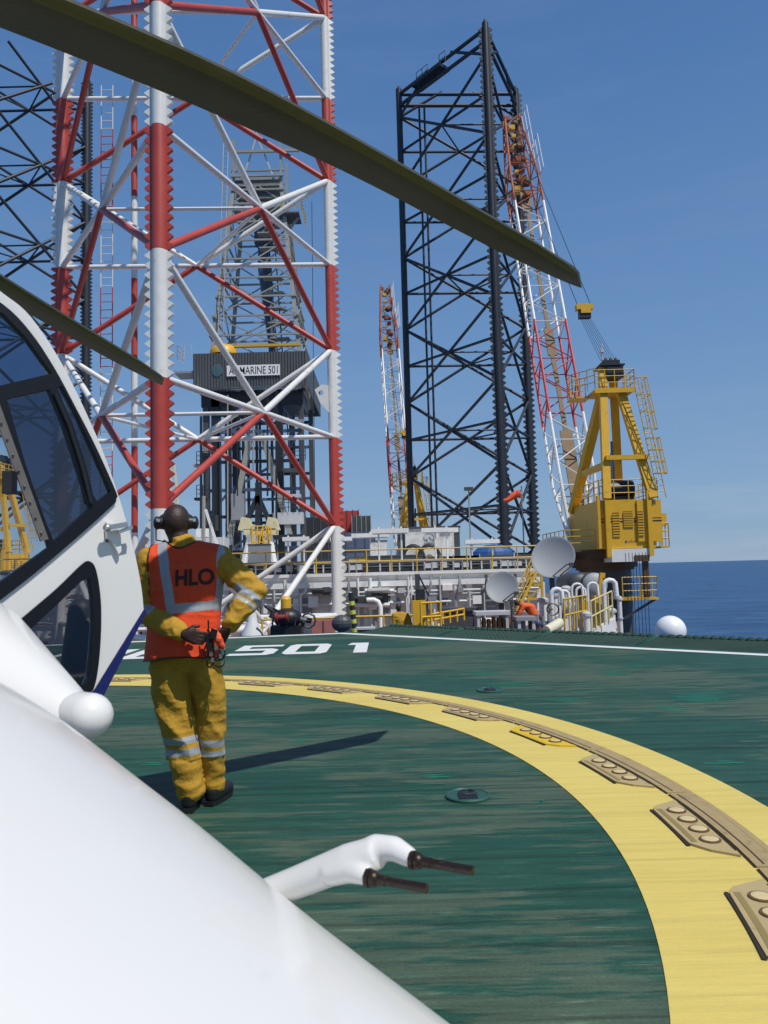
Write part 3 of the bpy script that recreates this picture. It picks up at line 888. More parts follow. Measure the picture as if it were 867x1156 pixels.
    for k in range(NB):
        s0 = LEN*(k/NB); s1 = LEN*((k+1)/NB); mm = segmat((k+.5)/NB)
        flip = k % 2
        mb = MB()
        for (a0, b0, a1, b1) in ((-1, -1, 1, -1), (1, -1, 1, 1), (1, 1, -1, 1), (-1, 1, -1, -1)):
            if flip: a0, b0, a1, b1 = a1, b1, a0, b0
            mb.tube(pt(s0, a0, b0), pt(s1, a1, b1), .045, n=5)
            if k % 2 == 0: mb.tube(pt(s0, a0, b0), pt(s0, a1, b1), .045, n=5)
        mb.build('lacing', mm, boom)
    for c0, c1_, wd in ((.05, .20, .62), (.20, .36, .22), (.36, .42, .5), (.42, .72, .2), (.72, .78, .6)):
        mb = MB(); mb.beam(foot+ax*(c0*LEN)+side*(.1)+nor*(-.1), foot+ax*(c1_*LEN)+side*.1+nor*(-.1), wd*1.3, .12)
        mb.build('walkway', M['brown'], boom)
    for i in range(16):
        mb = MB(); s = LEN*(.75+.24*random.random()); q = foot+ax*s+side*random.uniform(-.5, .5)+nor*random.uniform(-.6, .5)
        d = random.uniform(.15, .35); mb.box(q-V3((d, d, d*.7)), q+V3((d, d, d*.8))); mb.build('head_machinery', M['rust'] if i % 3 else M['railyellow'], boom)
    for i in range(5):
        mb = MB(); s = LEN*(.78+.2*random.random()); q = foot+ax*s+side*random.uniform(-.2, .5)+nor*.3
        mb.ell(q, random.uniform(.25, .42), 10, 6); mb.build('head_sheave', M['dbrown'], boom)
    mb = MB()                                           # white rail beside the head
    for s0, s1 in ((.86, .99), (.80, .90)):
        A = [foot+ax*(LEN*f)+side*(.75 if s0 > .82 else 1.2)+nor*.6 for f in (s0, (s0+s1)/2, s1)]
        for q in A: mb.tube(q, q+nor*.9+side*.25, .035, n=5)
        for k in (0, .5, 1): mb.tube(A[0]+(nor*.9+side*.25)*k, A[2]+(nor*.9+side*.25)*k, .035, n=5)
    mb.build('head_rail', M['white'], boom)
    # bridle block and ropes
    blk = V3((-.55, 4.5, 14.6))
    mb = MB(); mb.box(blk+V3((-.38, -.2, -.42)), blk+V3((.32, .2, .1))); mb.build('bridle_sheave', M['black'], t)
    mb = MB(); mb.box(blk+V3((-.55, -.24, .10)), blk+V3((.45, .24, .42))); mb.box(blk+V3((-.3, -.26, -.15)), blk+V3((.32, .26, .10))); mb.build('bridle_block', M['yellow'], t)
    for i in range(7):
        mb = MB(); mb.tube(blk+V3((-.3+.1*i, 0, -.4)), V3((-.62+.14*i, 1.5, 10.7)), .014, n=4); mb.build('rope', M['black'], t)
    for s in (-.42, .38):
        mb = MB(); mb.tube(blk+V3((s, 0, .4)), foot+ax*LEN*.93+side*(s*1.2)+nor*.4, .024, n=4); mb.build('pendant', M['black'], t)
    mb = MB(); mb.tube(V3((-.5, 1.6, 10.7)), V3((-.5, 1.6, 11.7)), .05, n=6); mb.box((-.58, 1.5, 11.2), (-.42, 1.7, 11.35)); mb.build('mast', M['lgrey'], t)
    return t
CG = 'yellow pedestal cranes of the rig'
crane = make_crane('big yellow pedestal crane on the right, boom raised beside the dark leg', CG)
crane.location = (13.15, 40.5, 2.2)
dup(crane, (3.7, 88, 1.6), radians(3), 'distant crane with red and white boom left of the central dark leg').scale = (1.08, 1.08, 1.13)
dup(crane, (-30.2, 62, .9), radians(82), 'yellow crane seen through the helicopter door window')

# service platform at the crane pedestal, with hanging hoses
p = V3((14.1, 40.6, -.45))
t = thing('pedestal_platform', 'small yellow railed platform beside the grey crane pedestal above the sea', 'platform', p)
mb = MB(); mb.box(p+V3((-1.6, -.3, -.12)), p+V3((.4, 2.2, 0))); mb.build('floor', M['yellow'], t)
railing(t, [p+V3((-1.5, -.25, 0)), p+V3((.35, -.25, 0)), p+V3((.35, 2.1, 0))], M['railyellow'], gap=.9)
mb = MB(); mb.box(p+V3((-.15, .2, 0)), p+V3((.12, .5, 2.1))); mb.build('post', M['dbrown'], t)
mb = MB(); mb.beam(p+V3((.3, 0, -.1)), p+V3((-1.4, 0, -1.1)), .1, .12); mb.build('brace', M['dgrey'], t)
for i in range(7):
    x = -1.3+.18*i
    mb = MB(); mb.tube(p+V3((x, -.4, 2.4)), p+V3((x, -.4, -3.8-.1*(i % 3))), .016, n=4); mb.build('hose', M['black'], t)

# ------------------------------------------------------------------ derrick
DY = 74.0
def Dp(px, py, dy=0): return P(px, py, DY+dy)
dl = Dp(233, 400).x; dr = Dp(342, 400).x
tl = Dp(259, 200).x; tr_ = Dp(314, 200).x
zb_ = Dp(285, 400).z; zt_ = Dp(285, 196).z; z0_ = 0.8
der = thing('drilling_derrick', 'grey steel drilling derrick with ribbed windwall behind the red and white leg', 'derrick', ((dl+dr)/2, DY+5, z0_))
dep = dr-dl; tdep = tr_-tl; cyd = DY+dep/2
def corner(sx, sy, z):
    f = min(1, max(0, (z-zb_)/(zt_-zb_)))
    cx = (dl+dr)/2*(1-f)+(tl+tr_)/2*f; hw = (dep*(1-f)+tdep*f)/2
    return V3((cx+sx*hw, cyd+sy*hw, z))
CS = [(-1, -1), (1, -1), (1, 1), (-1, 1)]
for sx, sy in CS:
    mb = MB(); mb.beam(corner(sx, sy, zb_-4), corner(sx, sy, zt_), .38, .38); mb.beam(corner(sx, sy, zt_), corner(sx, sy, zt_+5), .28, .28); mb.build('corner_post', M['galv'], der)
NL = 9
for k in range(NL+1):
    z = zb_+(zt_-zb_)*k/NL; z2 = zb_+(zt_-zb_)*(k+1)/NL
    for i in range(4):
        a = CS[i]; b = CS[(i+1) % 4]
        mb = MB(); mb.beam(corner(*a, z), corner(*b, z), .17, .17); mb.build('girt', M['galv'], der)
        if k < NL:
            mid = (corner(*a, z2)+corner(*b, z2))/2
            if k % 2 == 0:
                mb = MB(); mb.beam(corner(*a, z), mid, .12, .12); mb.beam(corner(*b, z), mid, .12, .12); mb.build('brace', M['galv'], der)
            else:
                mid = (corner(*a, z)+corner(*b, z))/2
                mb = MB(); mb.beam(corner(*a, z2), mid, .12, .12); mb.beam(corner(*b, z2), mid, .12, .12); mb.build('brace', M['galv'], der)
# crown: water table with beams, rails and gin pole frame
zc = zt_
mb = MB()
for k in range(6):
    zz = zc-2.2+k*.75
    mb.box((tl-.3, cyd-tdep/2-.4+.3*(k % 2), zz), (tr_+.3, cyd-tdep/2-.15+.3*(k % 2), zz+.16))
    mb.box((tl-.3, cyd+tdep/2, zz), (tr_+.3, cyd+tdep/2+.3, zz+.14))
mb.box((tl, cyd-tdep/2, zc-2.5), (tr_, cyd+tdep/2, zc-2.3)); mb.box((tl, cyd-tdep/2, zc+.6), (tr_, cyd+tdep/2, zc+.8))
mb.build('crown_block', M['galv'], der)
mb = MB(); mb.box((tl-.2, cyd-.3, zc-.3), (tr_+.2, cyd+.3, zc+.1)); mb.box((tl-.4, cyd-tdep/2-.45, zc+3.4), (tr_+2.0, cyd-tdep/2-.2, zc+3.7)); mb.build('crown_beam', M['galv'], der)
mb = MB()
apex = V3(((tl+tr_)/2, cyd-tdep/2, zc+5.4))
for s in (tl+.9, tr_-.7): mb.beam(V3((s, cyd-tdep/2, zc+.6)), apex, .16, .16)
mb.beam(apex, V3((tr_, cyd-tdep/2, zc+3.6)), .14, .14)
mb.tube(apex, apex+V3((0, 0, 1.4)), .06, n=6); mb.build('gin_pole', M['lgrey'], der)
mb = MB(); mb.box((tr_-.2, cyd-tdep/2-1, zc-3.6), (tr_+1.9, cyd-.9, zc-3.45)); mb.build('crown_platform', M['dgrey'], der)
railing(der, [(tr_, cyd-tdep/2-1, zc-3.3), (tr_+2.2, cyd-tdep/2-1, zc-3.3), (tr_+2.2, cyd+1, zc-3.3)], M['railyellow'], gap=.7)
mb = MB(); mb.beam(V3((tr_+1.8, cyd-tdep/2, zc-3.5)), V3((tr_, cyd-tdep/2, zc-6)), .2, .2); mb.build('platform_strut', M['galv'], der)
q0 = corner(-1, -1, zb_); q1 = corner(-1, -1, zt_)
mb = MB()
for s in (-1.0, -.5): mb.tube(q0+V3((s+2.1, -.3, -2)), q1+V3((s, -.3, 4.5)), .05, n=5)
for i in range(44):
    f = i/44; A = (q0+V3((1.1, -.3, -2))).lerp(q1+V3((-1.0, -.3, 4.5)), f); mb.tube(A, A+V3((.5, 0, 0)), .035, n=4)
mb.build('ladder', M['galv'], der)
# travelling block and blue hose inside
mb = MB(); cx = (dl+dr)/2+.4
mb.poly([V3((cx-.2, cyd, zt_-3)), V3((cx, cyd, zt_-8)), V3((cx+.5, cyd, zt_-14)), V3((cx+.9, cyd, zb_+1))], .5, 8, rads=[.5, .75, .55, .45]); mb.build('drill_hose', M['bluegrey'], der, True)
mb = MB(); mb.box((cx-1.0, cyd-.6, zt_-5.4), (cx+.9, cyd+.6, zt_-3.0)); mb.build('travelling_block', M['bluegrey'], der)
for x in (dl+6.2, dl+6.9, dl+8.0):
    mb = MB(); mb.tube((x, cyd-2, zb_-14), (x*.5+(tl+tr_)/4*1.0, cyd-2, zt_-3), .07, n=5); mb.build('guide_rail', M['dgrey'], der)
# second stair tower inside right
mb = MB()
for i in range(9):
    z = zb_+.5+i*1.6; x = dr-3.4-.16*i
    mb.box((x, cyd-3.2, z), (x+2.0, cyd-2.2, z+.12))
    mb.beam(V3((x, cyd-2.7, z)), V3((x+2.0, cyd-2.7, z+1.6)), .14, .1)
mb.build('stairs', M['galv'], der)
# windwall, ribbed
wl, wr = Dp(218, 420, -2.5).x, Dp(347, 420, -2.5).x
wz0, wz1 = Dp(280, 437, -2.5).z, Dp(280, 398, -2.5).z
mb = MB(); n = 40
y0 = DY-2.5; y1 = cyd+dep/2+2.5
prof = []
for i in range(n):
    x = wl+(wr-wl)*i/n; d = (wr-wl)/n
    prof += [V3((x, y0, wz0)), V3((x+d*.3, y0-.09, wz0)), V3((x+d*.7, y0-.09, wz0)), V3((x+d*.95, y0, wz0))]
vs = prof+[V3((p.x, p.y, wz1)) for p in prof]; k = len(prof)
mb.add(vs, [(i, i+1, k+i+1, k+i) for i in range(k-1)])
mb.box((wl, y0+.02, wz0), (wl+.1, y1, wz1)); mb.box((wr-.1, y0+.02, wz0), (wr, y1, wz1)); mb.box((wl, y1, wz0), (wr, y1+.1, wz1))
mb.box((wl-.1, y0-.05, wz0-.15), (wr+.1, y0+.2, wz0-.01))
wind = mb.build('windwall', mat('windwall_grey', (.075, .083, .088), .55, var=.25, scale=.7, dirt=(.2, .19, .17), damt=.12, stretch=(1, 1, .2)), der)
sl0, sl1 = Dp(256, 418, -2.7).x, Dp(316, 418, -2.7).x
sz0, sz1 = Dp(285, 424, -2.7).z, Dp(285, 412, -2.7).z
mb = MB(); mb.box((sl0, y0-.22, sz0), (sl1, y0-.12, sz1)); sign = mb.build('sign_board', M['signwhite'], wind)
mb = MB(); mb.ell(V3((sl0-.95, y0-.12, (sz0+sz1)/2+.1)), (.55, .03, .62), 14, 10); mb.build('emblem', mat('emblem_blue', (.05, .10, .13), .6), wind)
def text_mesh(s, size, bold=0.0):
    cu = bpy.data.curves.new('lettering', 'FONT'); cu.body = s; cu.size = size; cu.align_x = 'CENTER'; cu.align_y = 'CENTER'; cu.offset = bold; cu.resolution_u = 4
    o = bpy.data.objects.new('lettering', cu); COL.objects.link(o)
    bpy.context.view_layer.update()
    dg = bpy.context.evaluated_depsgraph_get(); ev = o.evaluated_get(dg); me = ev.to_mesh()
    vs = [v.co.copy() for v in me.vertices]; fs = [tuple(p.vertices) for p in me.polygons]
    ev.to_mesh_clear(); bpy.data.objects.remove(o); bpy.data.curves.remove(cu)
    return vs, fs
vs, fs = text_mesh('ADMARINE 501', 1.0, .004)
xs = [v.x for v in vs]; wdt = max(xs)-min(xs); sc = (sl1-sl0)*.92/wdt
zs = [v.y for v in vs]; sz = (sz1-sz0)*.72/(max(zs)-min(zs)); zm = (max(zs)+min(zs))/2; xm = (max(xs)+min(xs))/2
mb = MB(); mb.add([V3(((sl0+sl1)/2+(v.x-xm)*sc, y0-.232, (sz0+sz1)/2+(v.y-zm)*sz)) for v in vs], fs); mb.build('sign_lettering', M['letter'], sign)
# yellow hoist and beam on top of the windwall
mb = MB(); mb.lathe([(1.35, 0), (1.3, .5), (.9, .95), (0, 1.1)], V3((Dp(255, 392).x, DY-1, wz1+.2)), 20); mb.build('hoist_hood', M['yellow'], der, True)
mb = MB(); mb.box((Dp(238, 392).x, DY-1.3, wz1+.05), (Dp(341, 392).x, DY-.9, wz1+.2)); mb.box((Dp(262, 385).x, DY-1.3, wz1+.95), (Dp(341, 385).x, DY-.9, wz1+1.2)); mb.build('hoist_beam', M['railyellow'], der)
railing(der, [(wl-.2, y0+.3, wz1-.4), (wl-1.6, y0+.3, wz1-.4), (wl-1.6, y0+2.5, wz1-.4)], M['lgrey'], gap=.6, h=1.4)
mb = MB(); mb.box((wl-1.9, y0+.2, wz0+1.6), (wl, y0+2.6, wz0+1.8)); mb.build('side_platform', M['grey'], der)
# substructure under the windwall
sx = [Dp(px, 520).x for px in (236, 247, 262, 277, 292, 318, 342)]
for i, x in enumerate(sx):
    wd_ = (.55, .8, .3, .25, .25, .6, .5)[i]
    for yy in (DY-1, DY+9):
        mb = MB(); mb.beam((x, yy, z0_), (x, yy, wz0), wd_, wd_); mb.build('column', M['black'] if i in (1, 2, 3, 4, 5) else M['dgrey'], der)
zl = [z0_+(wz0-z0_)*f for f in (.16, .33, .47, .62, .78, .93)]
for j, z in enumerate(zl):
    for yy in (DY-1, DY+9):
        mb = MB(); mb.beam((sx[0], yy, z), (sx[-1], yy, z), .28, .3); mb.build('girt', M['black'] if j % 2 else M['bluegrey'], der)
for (i, j, a, b) in ((2, 5, 0, 1), (5, 2, 0, 1), (2, 5, 2, 3), (5, 2, 2, 3), (0, 2, 1, 2), (6, 5, 1, 2), (5, 6, 3, 4), (2, 5, 4, 5), (5, 2, 4, 5), (0, 1, 3, 4), (6, 5, 4, 5)):
    mb = MB(); mb.beam((sx[i], DY-1, zl[a]), (sx[j], DY-1, zl[b]), .2, .22); mb.build('brace', M['bluegrey'], der)
for (a, b) in (((283, 490), (258, 615)), ((296, 490), (328, 605))):
    mb = MB(); mb.beam(P(*a, DY-1.8), P(*b, DY-1.8), .5, .5); mb.build('raker', M['galv'], der)
for (a, b) in (((291, 560), (275, 597)), ((291, 560), (308, 597)), ((291, 545), (291, 600))):
    mb = MB(); mb.beam(P(*a, DY-2), P(*b, DY-2), .45, .45); mb.build('raker', M['black'], der)
mb = MB(); mb.box((sx[0]-.4, DY-1.4, wz0-1.6), (sx[-1]+.2, DY+3.5, wz0-.16)); mb.build('windwall_floor', M['black'], der)
for (px, py, w_, h_) in ((325, 585, 34, 14), (322, 606, 34, 6), (268, 572, 14, 30), (240, 590, 10, 18), (330, 560, 18, 5), (330, 530, 22, 4), (225, 525, 14, 3), (225, 563, 12, 3), (334, 475, 16, 4), (234, 500, 10, 22)):
    a = P(px-w_/2, py+h_/2, DY-2.2); b = P(px+w_/2, py-h_/2, DY-2.2)
    mb = MB(); mb.box(a, (b.x, DY-1.2, b.z)); mb.build('equipment_box', random.choice([M['dgrey'], M['grey'], M['black'], M['lgrey']]), der)
for (x0, x1, py) in ((313, 345, 578), (255, 277, 606), (312, 345, 520), (222, 236, 563), (222, 236, 525)):
    a = P(x0, py, DY-2.3); b = P(x1, py, DY-2.3); b.z = a.z
    railing(der, [a, b], M['black'], gap=.6, h=1.3, r=.04)
for px, y0p, y1p, r_ in ((227, 470, 640, .13), (241, 480, 640, .16), (312, 440, 640, .10), (257, 446, 600, .07), (286, 450, 540, .09), (302, 450, 560, .09), (268, 450, 560, .07)):
    mb = MB(); mb.tube(P(px, y0p, DY-2.6), P(px, y1p, DY-2.6), r_, n=6); mb.build('pipe', random.choice([M['galv'], M['black'], M['lgrey']]), der)
mb = MB(); mb.tube(P(352, 228, DY-1), P(356, 615, DY-1), .03, n=4); mb.build('tugger_wire', M['black'], der)

# ------------------------------------------------------------------ white deckhouse and upper deck
def guard_rail(name, label, a, b, h, gap, m, group='yellow guard rails', r=.035, fr=(.5, 1.0)):
    a = V3(a); b = V3(b)
    t = thing(name, label, 'railing', a, group)
    n = max(1, min(40, round((b-a).length/gap)))
    for i in range(n+1):
        q = a.lerp(b, i/n); mb = MB(); mb.tube(q, q+V3((0, 0, h)), r, n=5); mb.build('post', m, t)
    for f in fr:
        mb = MB(); mb.tube(a+V3((0, 0, h*f)), b+V3((0, 0, h*f)), r, n=5); mb.build('rail', m, t)
    return t
WY, WX0, WX1 = 38.0, -30.0, 7.8
WZ = 1.12
house = thing('deckhouse', 'long white steel deckhouse with pilasters below the pipe-lined upper deck', 'deckhouse', (-11, WY, DZ))
mb = MB(); mb.box((WX0, WY, DZ), (WX1, 96, WZ)); mb.build('wall', M['wallwhite'], house)
mb = MB(); mb.box((WX0, WY-.45, WZ-.55), (WX1, WY-.003, WZ-.28)); mb.build('ledge', M['wallwhite'], house)
mb = MB(); mb.box((WX0, WY-.32, WZ+.003), (WX1+.2, WY+1.2, WZ+.16)); mb.build('deck_edge', M['wallwhite'], house)
x = WX0+.5
while x < WX1:
    mb = MB(); wdt = random.choice([.3, .42, .25]); mb.box((x, WY-.28, DZ), (x+wdt, WY-.003, WZ-.553)); mb.build('pilaster', M['wallwhite'], house)
    if random.random() < .7:
        zz = random.uniform(-.6, .0)
        mb = MB(); mb.box((x+.6, WY-.12, -.15), (x+1.05, WY-.003, .35)); mb.build('vent_box', M['wallwhite'], house)
    x += random.choice([1.35, 1.6, 1.9])
for px0, px1 in ((428, 451), (481, 506), (537, 560), (330, 352)):
    a = P(px0, 694, WY-.2); b = P(px1, 675, WY-.2)
    mb = MB(); mb.box((a.x, WY-.20, a.z), (b.x, WY-.10, b.z)); g = mb.build('louvre_panel', M['grey'], house)
    mb = MB(); cxm = (a.x+b.x)/2; czm = (a.z+b.z)/2
    mb.box((cxm-.03, WY-.225, a.z), (cxm+.03, WY-.202, b.z)); mb.box((a.x, WY-.225, czm-.03), (b.x, WY-.202, czm+.03))
    mb.build('frame', M['lgrey'], g)
for px in (297, 310, 322, 399, 405, 419, 462, 466, 498, 515, 531, 547):
    a = P(px, 700, WY-.45)
    mb = MB(); mb.tube((a.x, WY-.45, DZ), (a.x, WY-.45, WZ-random.choice([.1, .6, .9])), random.choice([.05, .08, .06]), n=7); mb.build('pipe', random.choice([M['white'], M['lgrey'], M['white']]), house, True)
for px0, px1, py in ((395, 440, 683), (412, 445, 667), (352, 372, 668), (520, 560, 700)):
    a = P(px0, py, WY-.8); b = P(px1, py, WY-.8)
    mb = MB(); mb.tube(a, b, .11, n=8); mb.build('pipe', M['white'] if py != 668 else M['dgrey'], house, True)
a = P(372, 668, WY-.7)
for px0, px1, py, mm in ((352, 378, 667, 'dgrey'), (398, 432, 674, 'dgrey'), (415, 440, 665, 'white')):
    a = P(px0, py+2, WY-1.2); b = P(px1, py-2, WY-.3)
    mb = MB(); mb.box((a.x, WY-1.2, a.z), (b.x, WY-.3, b.z)); mb.build('shelf', M[mm], house)
# long service pipes clipped along the wall, lockers and a ladder in front of it
for zz, r_, mm in ((.30, .05, 'white'), (.12, .035, 'lgrey'), (-.25, .06, 'white'), (-.85, .045, 'galv')):
    mb = MB(); mb.tube((WX0, WY-.36, zz), (WX1-.2, WY-.36, zz), r_, n=7); mb.build('service_pipe', M[mm], house, True)
rnd = random.Random(5)
for i in range(26):
    x = WX0+18+i*.74; zz = rnd.uniform(-1.0, .3); hh = rnd.uniform(.2, .7)
    mb = MB(); mb.box((x, WY-.55-rnd.random()*.25, zz), (x+rnd.uniform(.15, .5), WY-.40, zz+hh)); mb.build('junction_box', M[rnd.choice(['wallwhite', 'lgrey', 'grey', 'dgrey', 'wallwhite'])], house)
for i in range(14):
    x = WX0+17+i*1.45+rnd.random()
    mb = MB(); mb.poly([V3((x, WY-.5, DZ)), V3((x, WY-.5, rnd.uniform(-.2, .3))), V3((x+.25, WY-.5, .42)), V3((x+.25, WY-.35, WZ-.1))], rnd.choice([.04, .06, .08]), 7); mb.build('riser', M[rnd.choice(['white', 'galv', 'grey', 'dgrey'])], house, True)
guard_rail('guard_rail', 'yellow walkway rail behind the helideck edge right of the striped pole', (P(398, 700, 23).x, 23, DZ+.35), (P(468, 700, 23).x, 23, DZ+.35), 1.35, .9, M['railyellow'])
guard_rail('guard_rail', 'yellow walkway rail behind the fire monitor at the far helideck edge', (P(296, 700, 23.5).x, 23.5, DZ+.35), (P(378, 700, 23.5).x, 23.5, DZ+.35), 1.3, .9, M['railyellow'])
# gooseneck pipe
mb = MB(); c = P(426, 690, WY-1.5)
mb.poly([c+V3((-.5, 0, .55)), c+V3((-.15, 0, .55)), c+V3((.05, 0, .45)), c+V3((.15, 0, .2)), c+V3((.15, 0, -1.2))], .12, 10); mb.build('gooseneck', M['wallwhite'], house, True)

# upper deck rails: posts and rails, and the cable tray with pipes along the edge
guard_rail('guard_rail', 'long yellow guard rail along the upper deck edge above the white deckhouse', (WX0, WY-.1, WZ+.16), (WX1+.1, WY-.1, WZ+.16), 1.12, 1.25, M['railyellow'])
tray = thing('cable_tray', 'dark rack of cables and pipes along the upper deck edge under the yellow rail', 'cable tray', (-5, WY+.4, WZ+.16))
mb = MB(); mb.box((WX0, WY+.2, WZ+.165), (WX1, WY+1.1, WZ+.34)); mb.build('tray', M['black'], tray)
for dz, r_, mm in ((.42, .07, 'dgrey'), (.56, .06, 'black'), (.66, .05, 'grey')):
    mb = MB(); mb.tube((WX0, WY+.35+dz*.2, WZ+dz), (WX1, WY+.35+dz*.2, WZ+dz), r_, n=8); mb.build('cable', M[mm], tray)
n = 0; x = WX0+.2
while x < WX1:
    mb = MB(); mb.box((x, WY+.16, WZ+.165), (x+.07, WY+.24, WZ+.66+random.uniform(-.1, .1)))
    if random.random() < .45: mb.box((x+.05, WY+.12, WZ+.3), (x+.35, WY+.2, WZ+.5+random.random()*.12))
    mb.build('tray_bracket', M['lgrey'], tray)
    x += random.uniform(.36, .68)

# things on the upper deck
def on_deck(px, Y): 
    q = P(px, 640, Y); q.z = WZ; return q
# white container by the dark leg
a = P(458, 628, 56); b = P(512, 596, 56)
t = thing('equipment_container', 'dirty white box container with dark corner below the central dark leg', 'container', ((a.x+b.x)/2, 56, WZ))
mb = MB(); mb.box((a.x, 56, WZ), (b.x, 60, b.z)); mb.build('body', mat('stained_white', (.68, .67, .64), .6, dirt=(.3, .28, .25), damt=.22, dscale=.9), t)
mb = MB(); mb.box((a.x-.5, 56.3, WZ), (a.x-.01, 60, b.z-.1)); mb.build('side_locker', M['dgrey'], t)
mb = MB(); mb.box((b.x+.01, 56.1, WZ), (b.x+.45, 59, b.z)); mb.build('side_locker', M['dgrey'], t)
mb = MB(); mb.box((a.x-.2, 55.9, b.z+.003), (b.x+.5, 60, b.z+.16)); mb.build('roof', M['dgrey'], t)
mb = MB(); c = P(485, 606, 55.95); mb.lathe([(.32, -.01), (.42, -.01), (.42, .01), (.32, .01)], c, 20, M=Matrix.Rotation(pi/2, 3, 'X')); mb.prism([c+V3((-.45, 0, -.45)), c+V3((0, 0, .25)), c+V3((.45, 0, -.45)), c+V3((.3, 0, -.45)), c+V3((0, 0, 0)), c+V3((-.3, 0, -.45))], (0, -.01, 0)); mb.build('emblem', M['lgrey'], t)
mb = MB(); c = P(503, 600, 55.95); mb.box(c+V3((-.35, -.06, -.12)), c+V3((.35, 0, .12))); mb.build('vent', M['dgrey'], t)
for px in (467, 485):
    q = on_deck(px, 54.5); 
    tt = thing('hose_reel', 'black hose reel wheel standing in front of the white container, %s one' % ('left' if px < 470 else 'right'), 'hose reel', q, 'hose reels')
    mb = MB(); mb.poly([q+V3((.75*cos(i*pi/9), 0, 1.0+.95*sin(i*pi/9))) for i in range(18)], .14, 8, closed=True); mb.build('rim', M['black'], tt, True)
    mb = MB(); mb.tube(q+V3((0, -.2, 1.0)), q+V3((0, .8, 1.0)), .3, n=12); mb.box(q+V3((-.5, 0, 0)), q+V3((.5, .5, .2))); mb.beam(q+V3((0, .4, .2)), q+V3((0, .4, 1.0)), .2, .2); mb.build('drum', M['brown'], tt, True)
mb = None
# floodlight masts with flat white lamp boxes
for px, py, Y, w_, two, lab in ((418, 604, 44, 2.2, 0, 'white lamp bar on a single thin post right of the red and white leg'),
                           (440, 599, 40, 2.0, 1, 'white lamp bar on two tall thin posts left of the white container'),
                           (491, 598, 41, 1.5, 0, 'pale lamp bar in front of the white container'),
                           (504, 598, 42, 1.3, 0, 'pale lamp bar at the right edge of the white container'),
                           (544, 611, 44, 2.0, 1, 'white lamp bar on two short posts above the small dish'),
                           (385, 608, 48, 1.4, 0, 'white lamp bar close behind the right chord of the red and white leg'),
                           (334, 608, 46, 1.6, 1, 'white lamp bar on two thin posts below the derrick')):
    q = P(px, py, Y)
    t = thing('floodlight_mast', lab, 'floodlight', (q.x, q.y, WZ), 'floodlight masts on the upper deck')
    for s in ((-.5, .5) if two else (0,)):
        mb = MB(); mb.tube((q.x+s*w_*.6, q.y, WZ-.8 if Y < 42 else WZ), (q.x+s*w_*.6, q.y, q.z+.2), .05, n=6); mb.build('post', M['white'], t)
    mb = MB(); mb.box(q+V3((-w_/2, -.2, -.14)), q+V3((w_/2, .2, .1))); mb.build('lamp_housing', M['wallwhite'], t)
    mb = MB(); mb.box(q+V3((-w_/2+.08, -.15, -.18)), q+V3((w_/2-.08, .15, -.143))); mb.build('lamp_glass', M['lgrey'], t)
# windsock
q = P(589, 640, 46); top = P(589, 556, 46)
t = thing('windsock', 'orange windsock blowing left from a thin pole beside the dark leg', 'windsock', (q.x, q.y, WZ))
mb = MB(); mb.tube((top.x, q.y, WZ-.4), (top.x, q.y, top.z+.4), .045, n=6); mb.build('pole', M['galv'], t)
mb = MB(); pr = []
c0 = top+V3((-.1, 0, -.1)); c1_ = top+V3((-1.15, -.1, -.45))
pts = [c0.lerp(c1_, i/6)+V3((0, 0, .08*sin(i))) for i in range(7)]
mb.poly(pts, .3, 12, rads=[.25, .24, .22, .19, .16, .13, .09]); mb.build('sock', M['orange'], t, True)
mb = MB(); mb.poly([c0+V3((.02, .255*cos(i*pi/6), .255*sin(i*pi/6))) for i in range(12)], .03, 5, closed=True); mb.build('hoop', M['lgrey'], t)
# antenna pole left of the windsock
q = P(529, 553, 52)
t = thing('antenna_mast', 'slender grey antenna pole with small head in front of the dark leg', 'antenna', (q.x, q.y, WZ))
mb = MB(); mb.tube((q.x, q.y, WZ), q, .05, n=6); mb.build('pole', M['galv'], t)
mb = MB(); mb.box(q+V3((-.3, -.2, -.05)), q+V3((.3, .2, .18))); mb.build('head', M['dgrey'], t)
# blue tarpaulin cover and drums
q = on_deck(558, 46)
t = MB(); t.ell(q+V3((0, 0, .9)), (1.4, 1.0, .75), 16, 8); t.box(q+V3((-1.2, -.8, 0)), q+V3((1.2, .8, .9)))
tag(t.build('tarpaulin', M['blue'], None, False, q), 'blue tarpaulin thrown over gear behind the upper rail near the dark leg', 'tarpaulin')
q = on_deck(590, 47)
t = MB(); t.box(q+V3((-2, -.5, 0)), q+V3((1.5, 3, 1.1))); 
tag(t.build('red_oxide_tank', mat('red_oxide', (.14, .035, .02), .6, var=.3), None, False, q), 'dull red-brown tank on the upper deck beside the big dish', 'tank')
def clutter(name, label, cat, px, Y, w_, h_, d_, m, z=None, group=None, style=0, m2=None):
    q = P(px, 640, Y); q.z = WZ if z is None else z
    t = thing(name, label, cat, q, group)
    mb = MB(); mb.box(q+V3((-w_/2, 0, .08)), q+V3((w_/2, d_, h_))); mb.build('body', m, t)
    mb = MB()
    if style == 0:
        mb.box(q+V3((-w_/2-.04, -.03, h_+.003)), q+V3((w_/2+.04, d_+.03, h_+.07))); mb.build('lid', m2 or M['dgrey'], t)
        for s in (-1, 1): mb = MB(); mb.box(q+V3((s*w_*.4-.06, .1, 0)), q+V3((s*w_*.4+.06, d_-.1, .077))); mb.build('skid_foot', m2 or M['dgrey'], t)
    else:
        for i in range(5):
            x = -w_/2+w_*i/4; mb.box(q+V3((x-.03, -.05, 0)), q+V3((x+.03, -.003, h_+.1)))
        mb.box(q+V3((-w_/2, -.06, h_*.55)), q+V3((w_/2, -.052, h_*.6)))
        mb.build('frame', m2 or M['dgrey'], t)
    return t
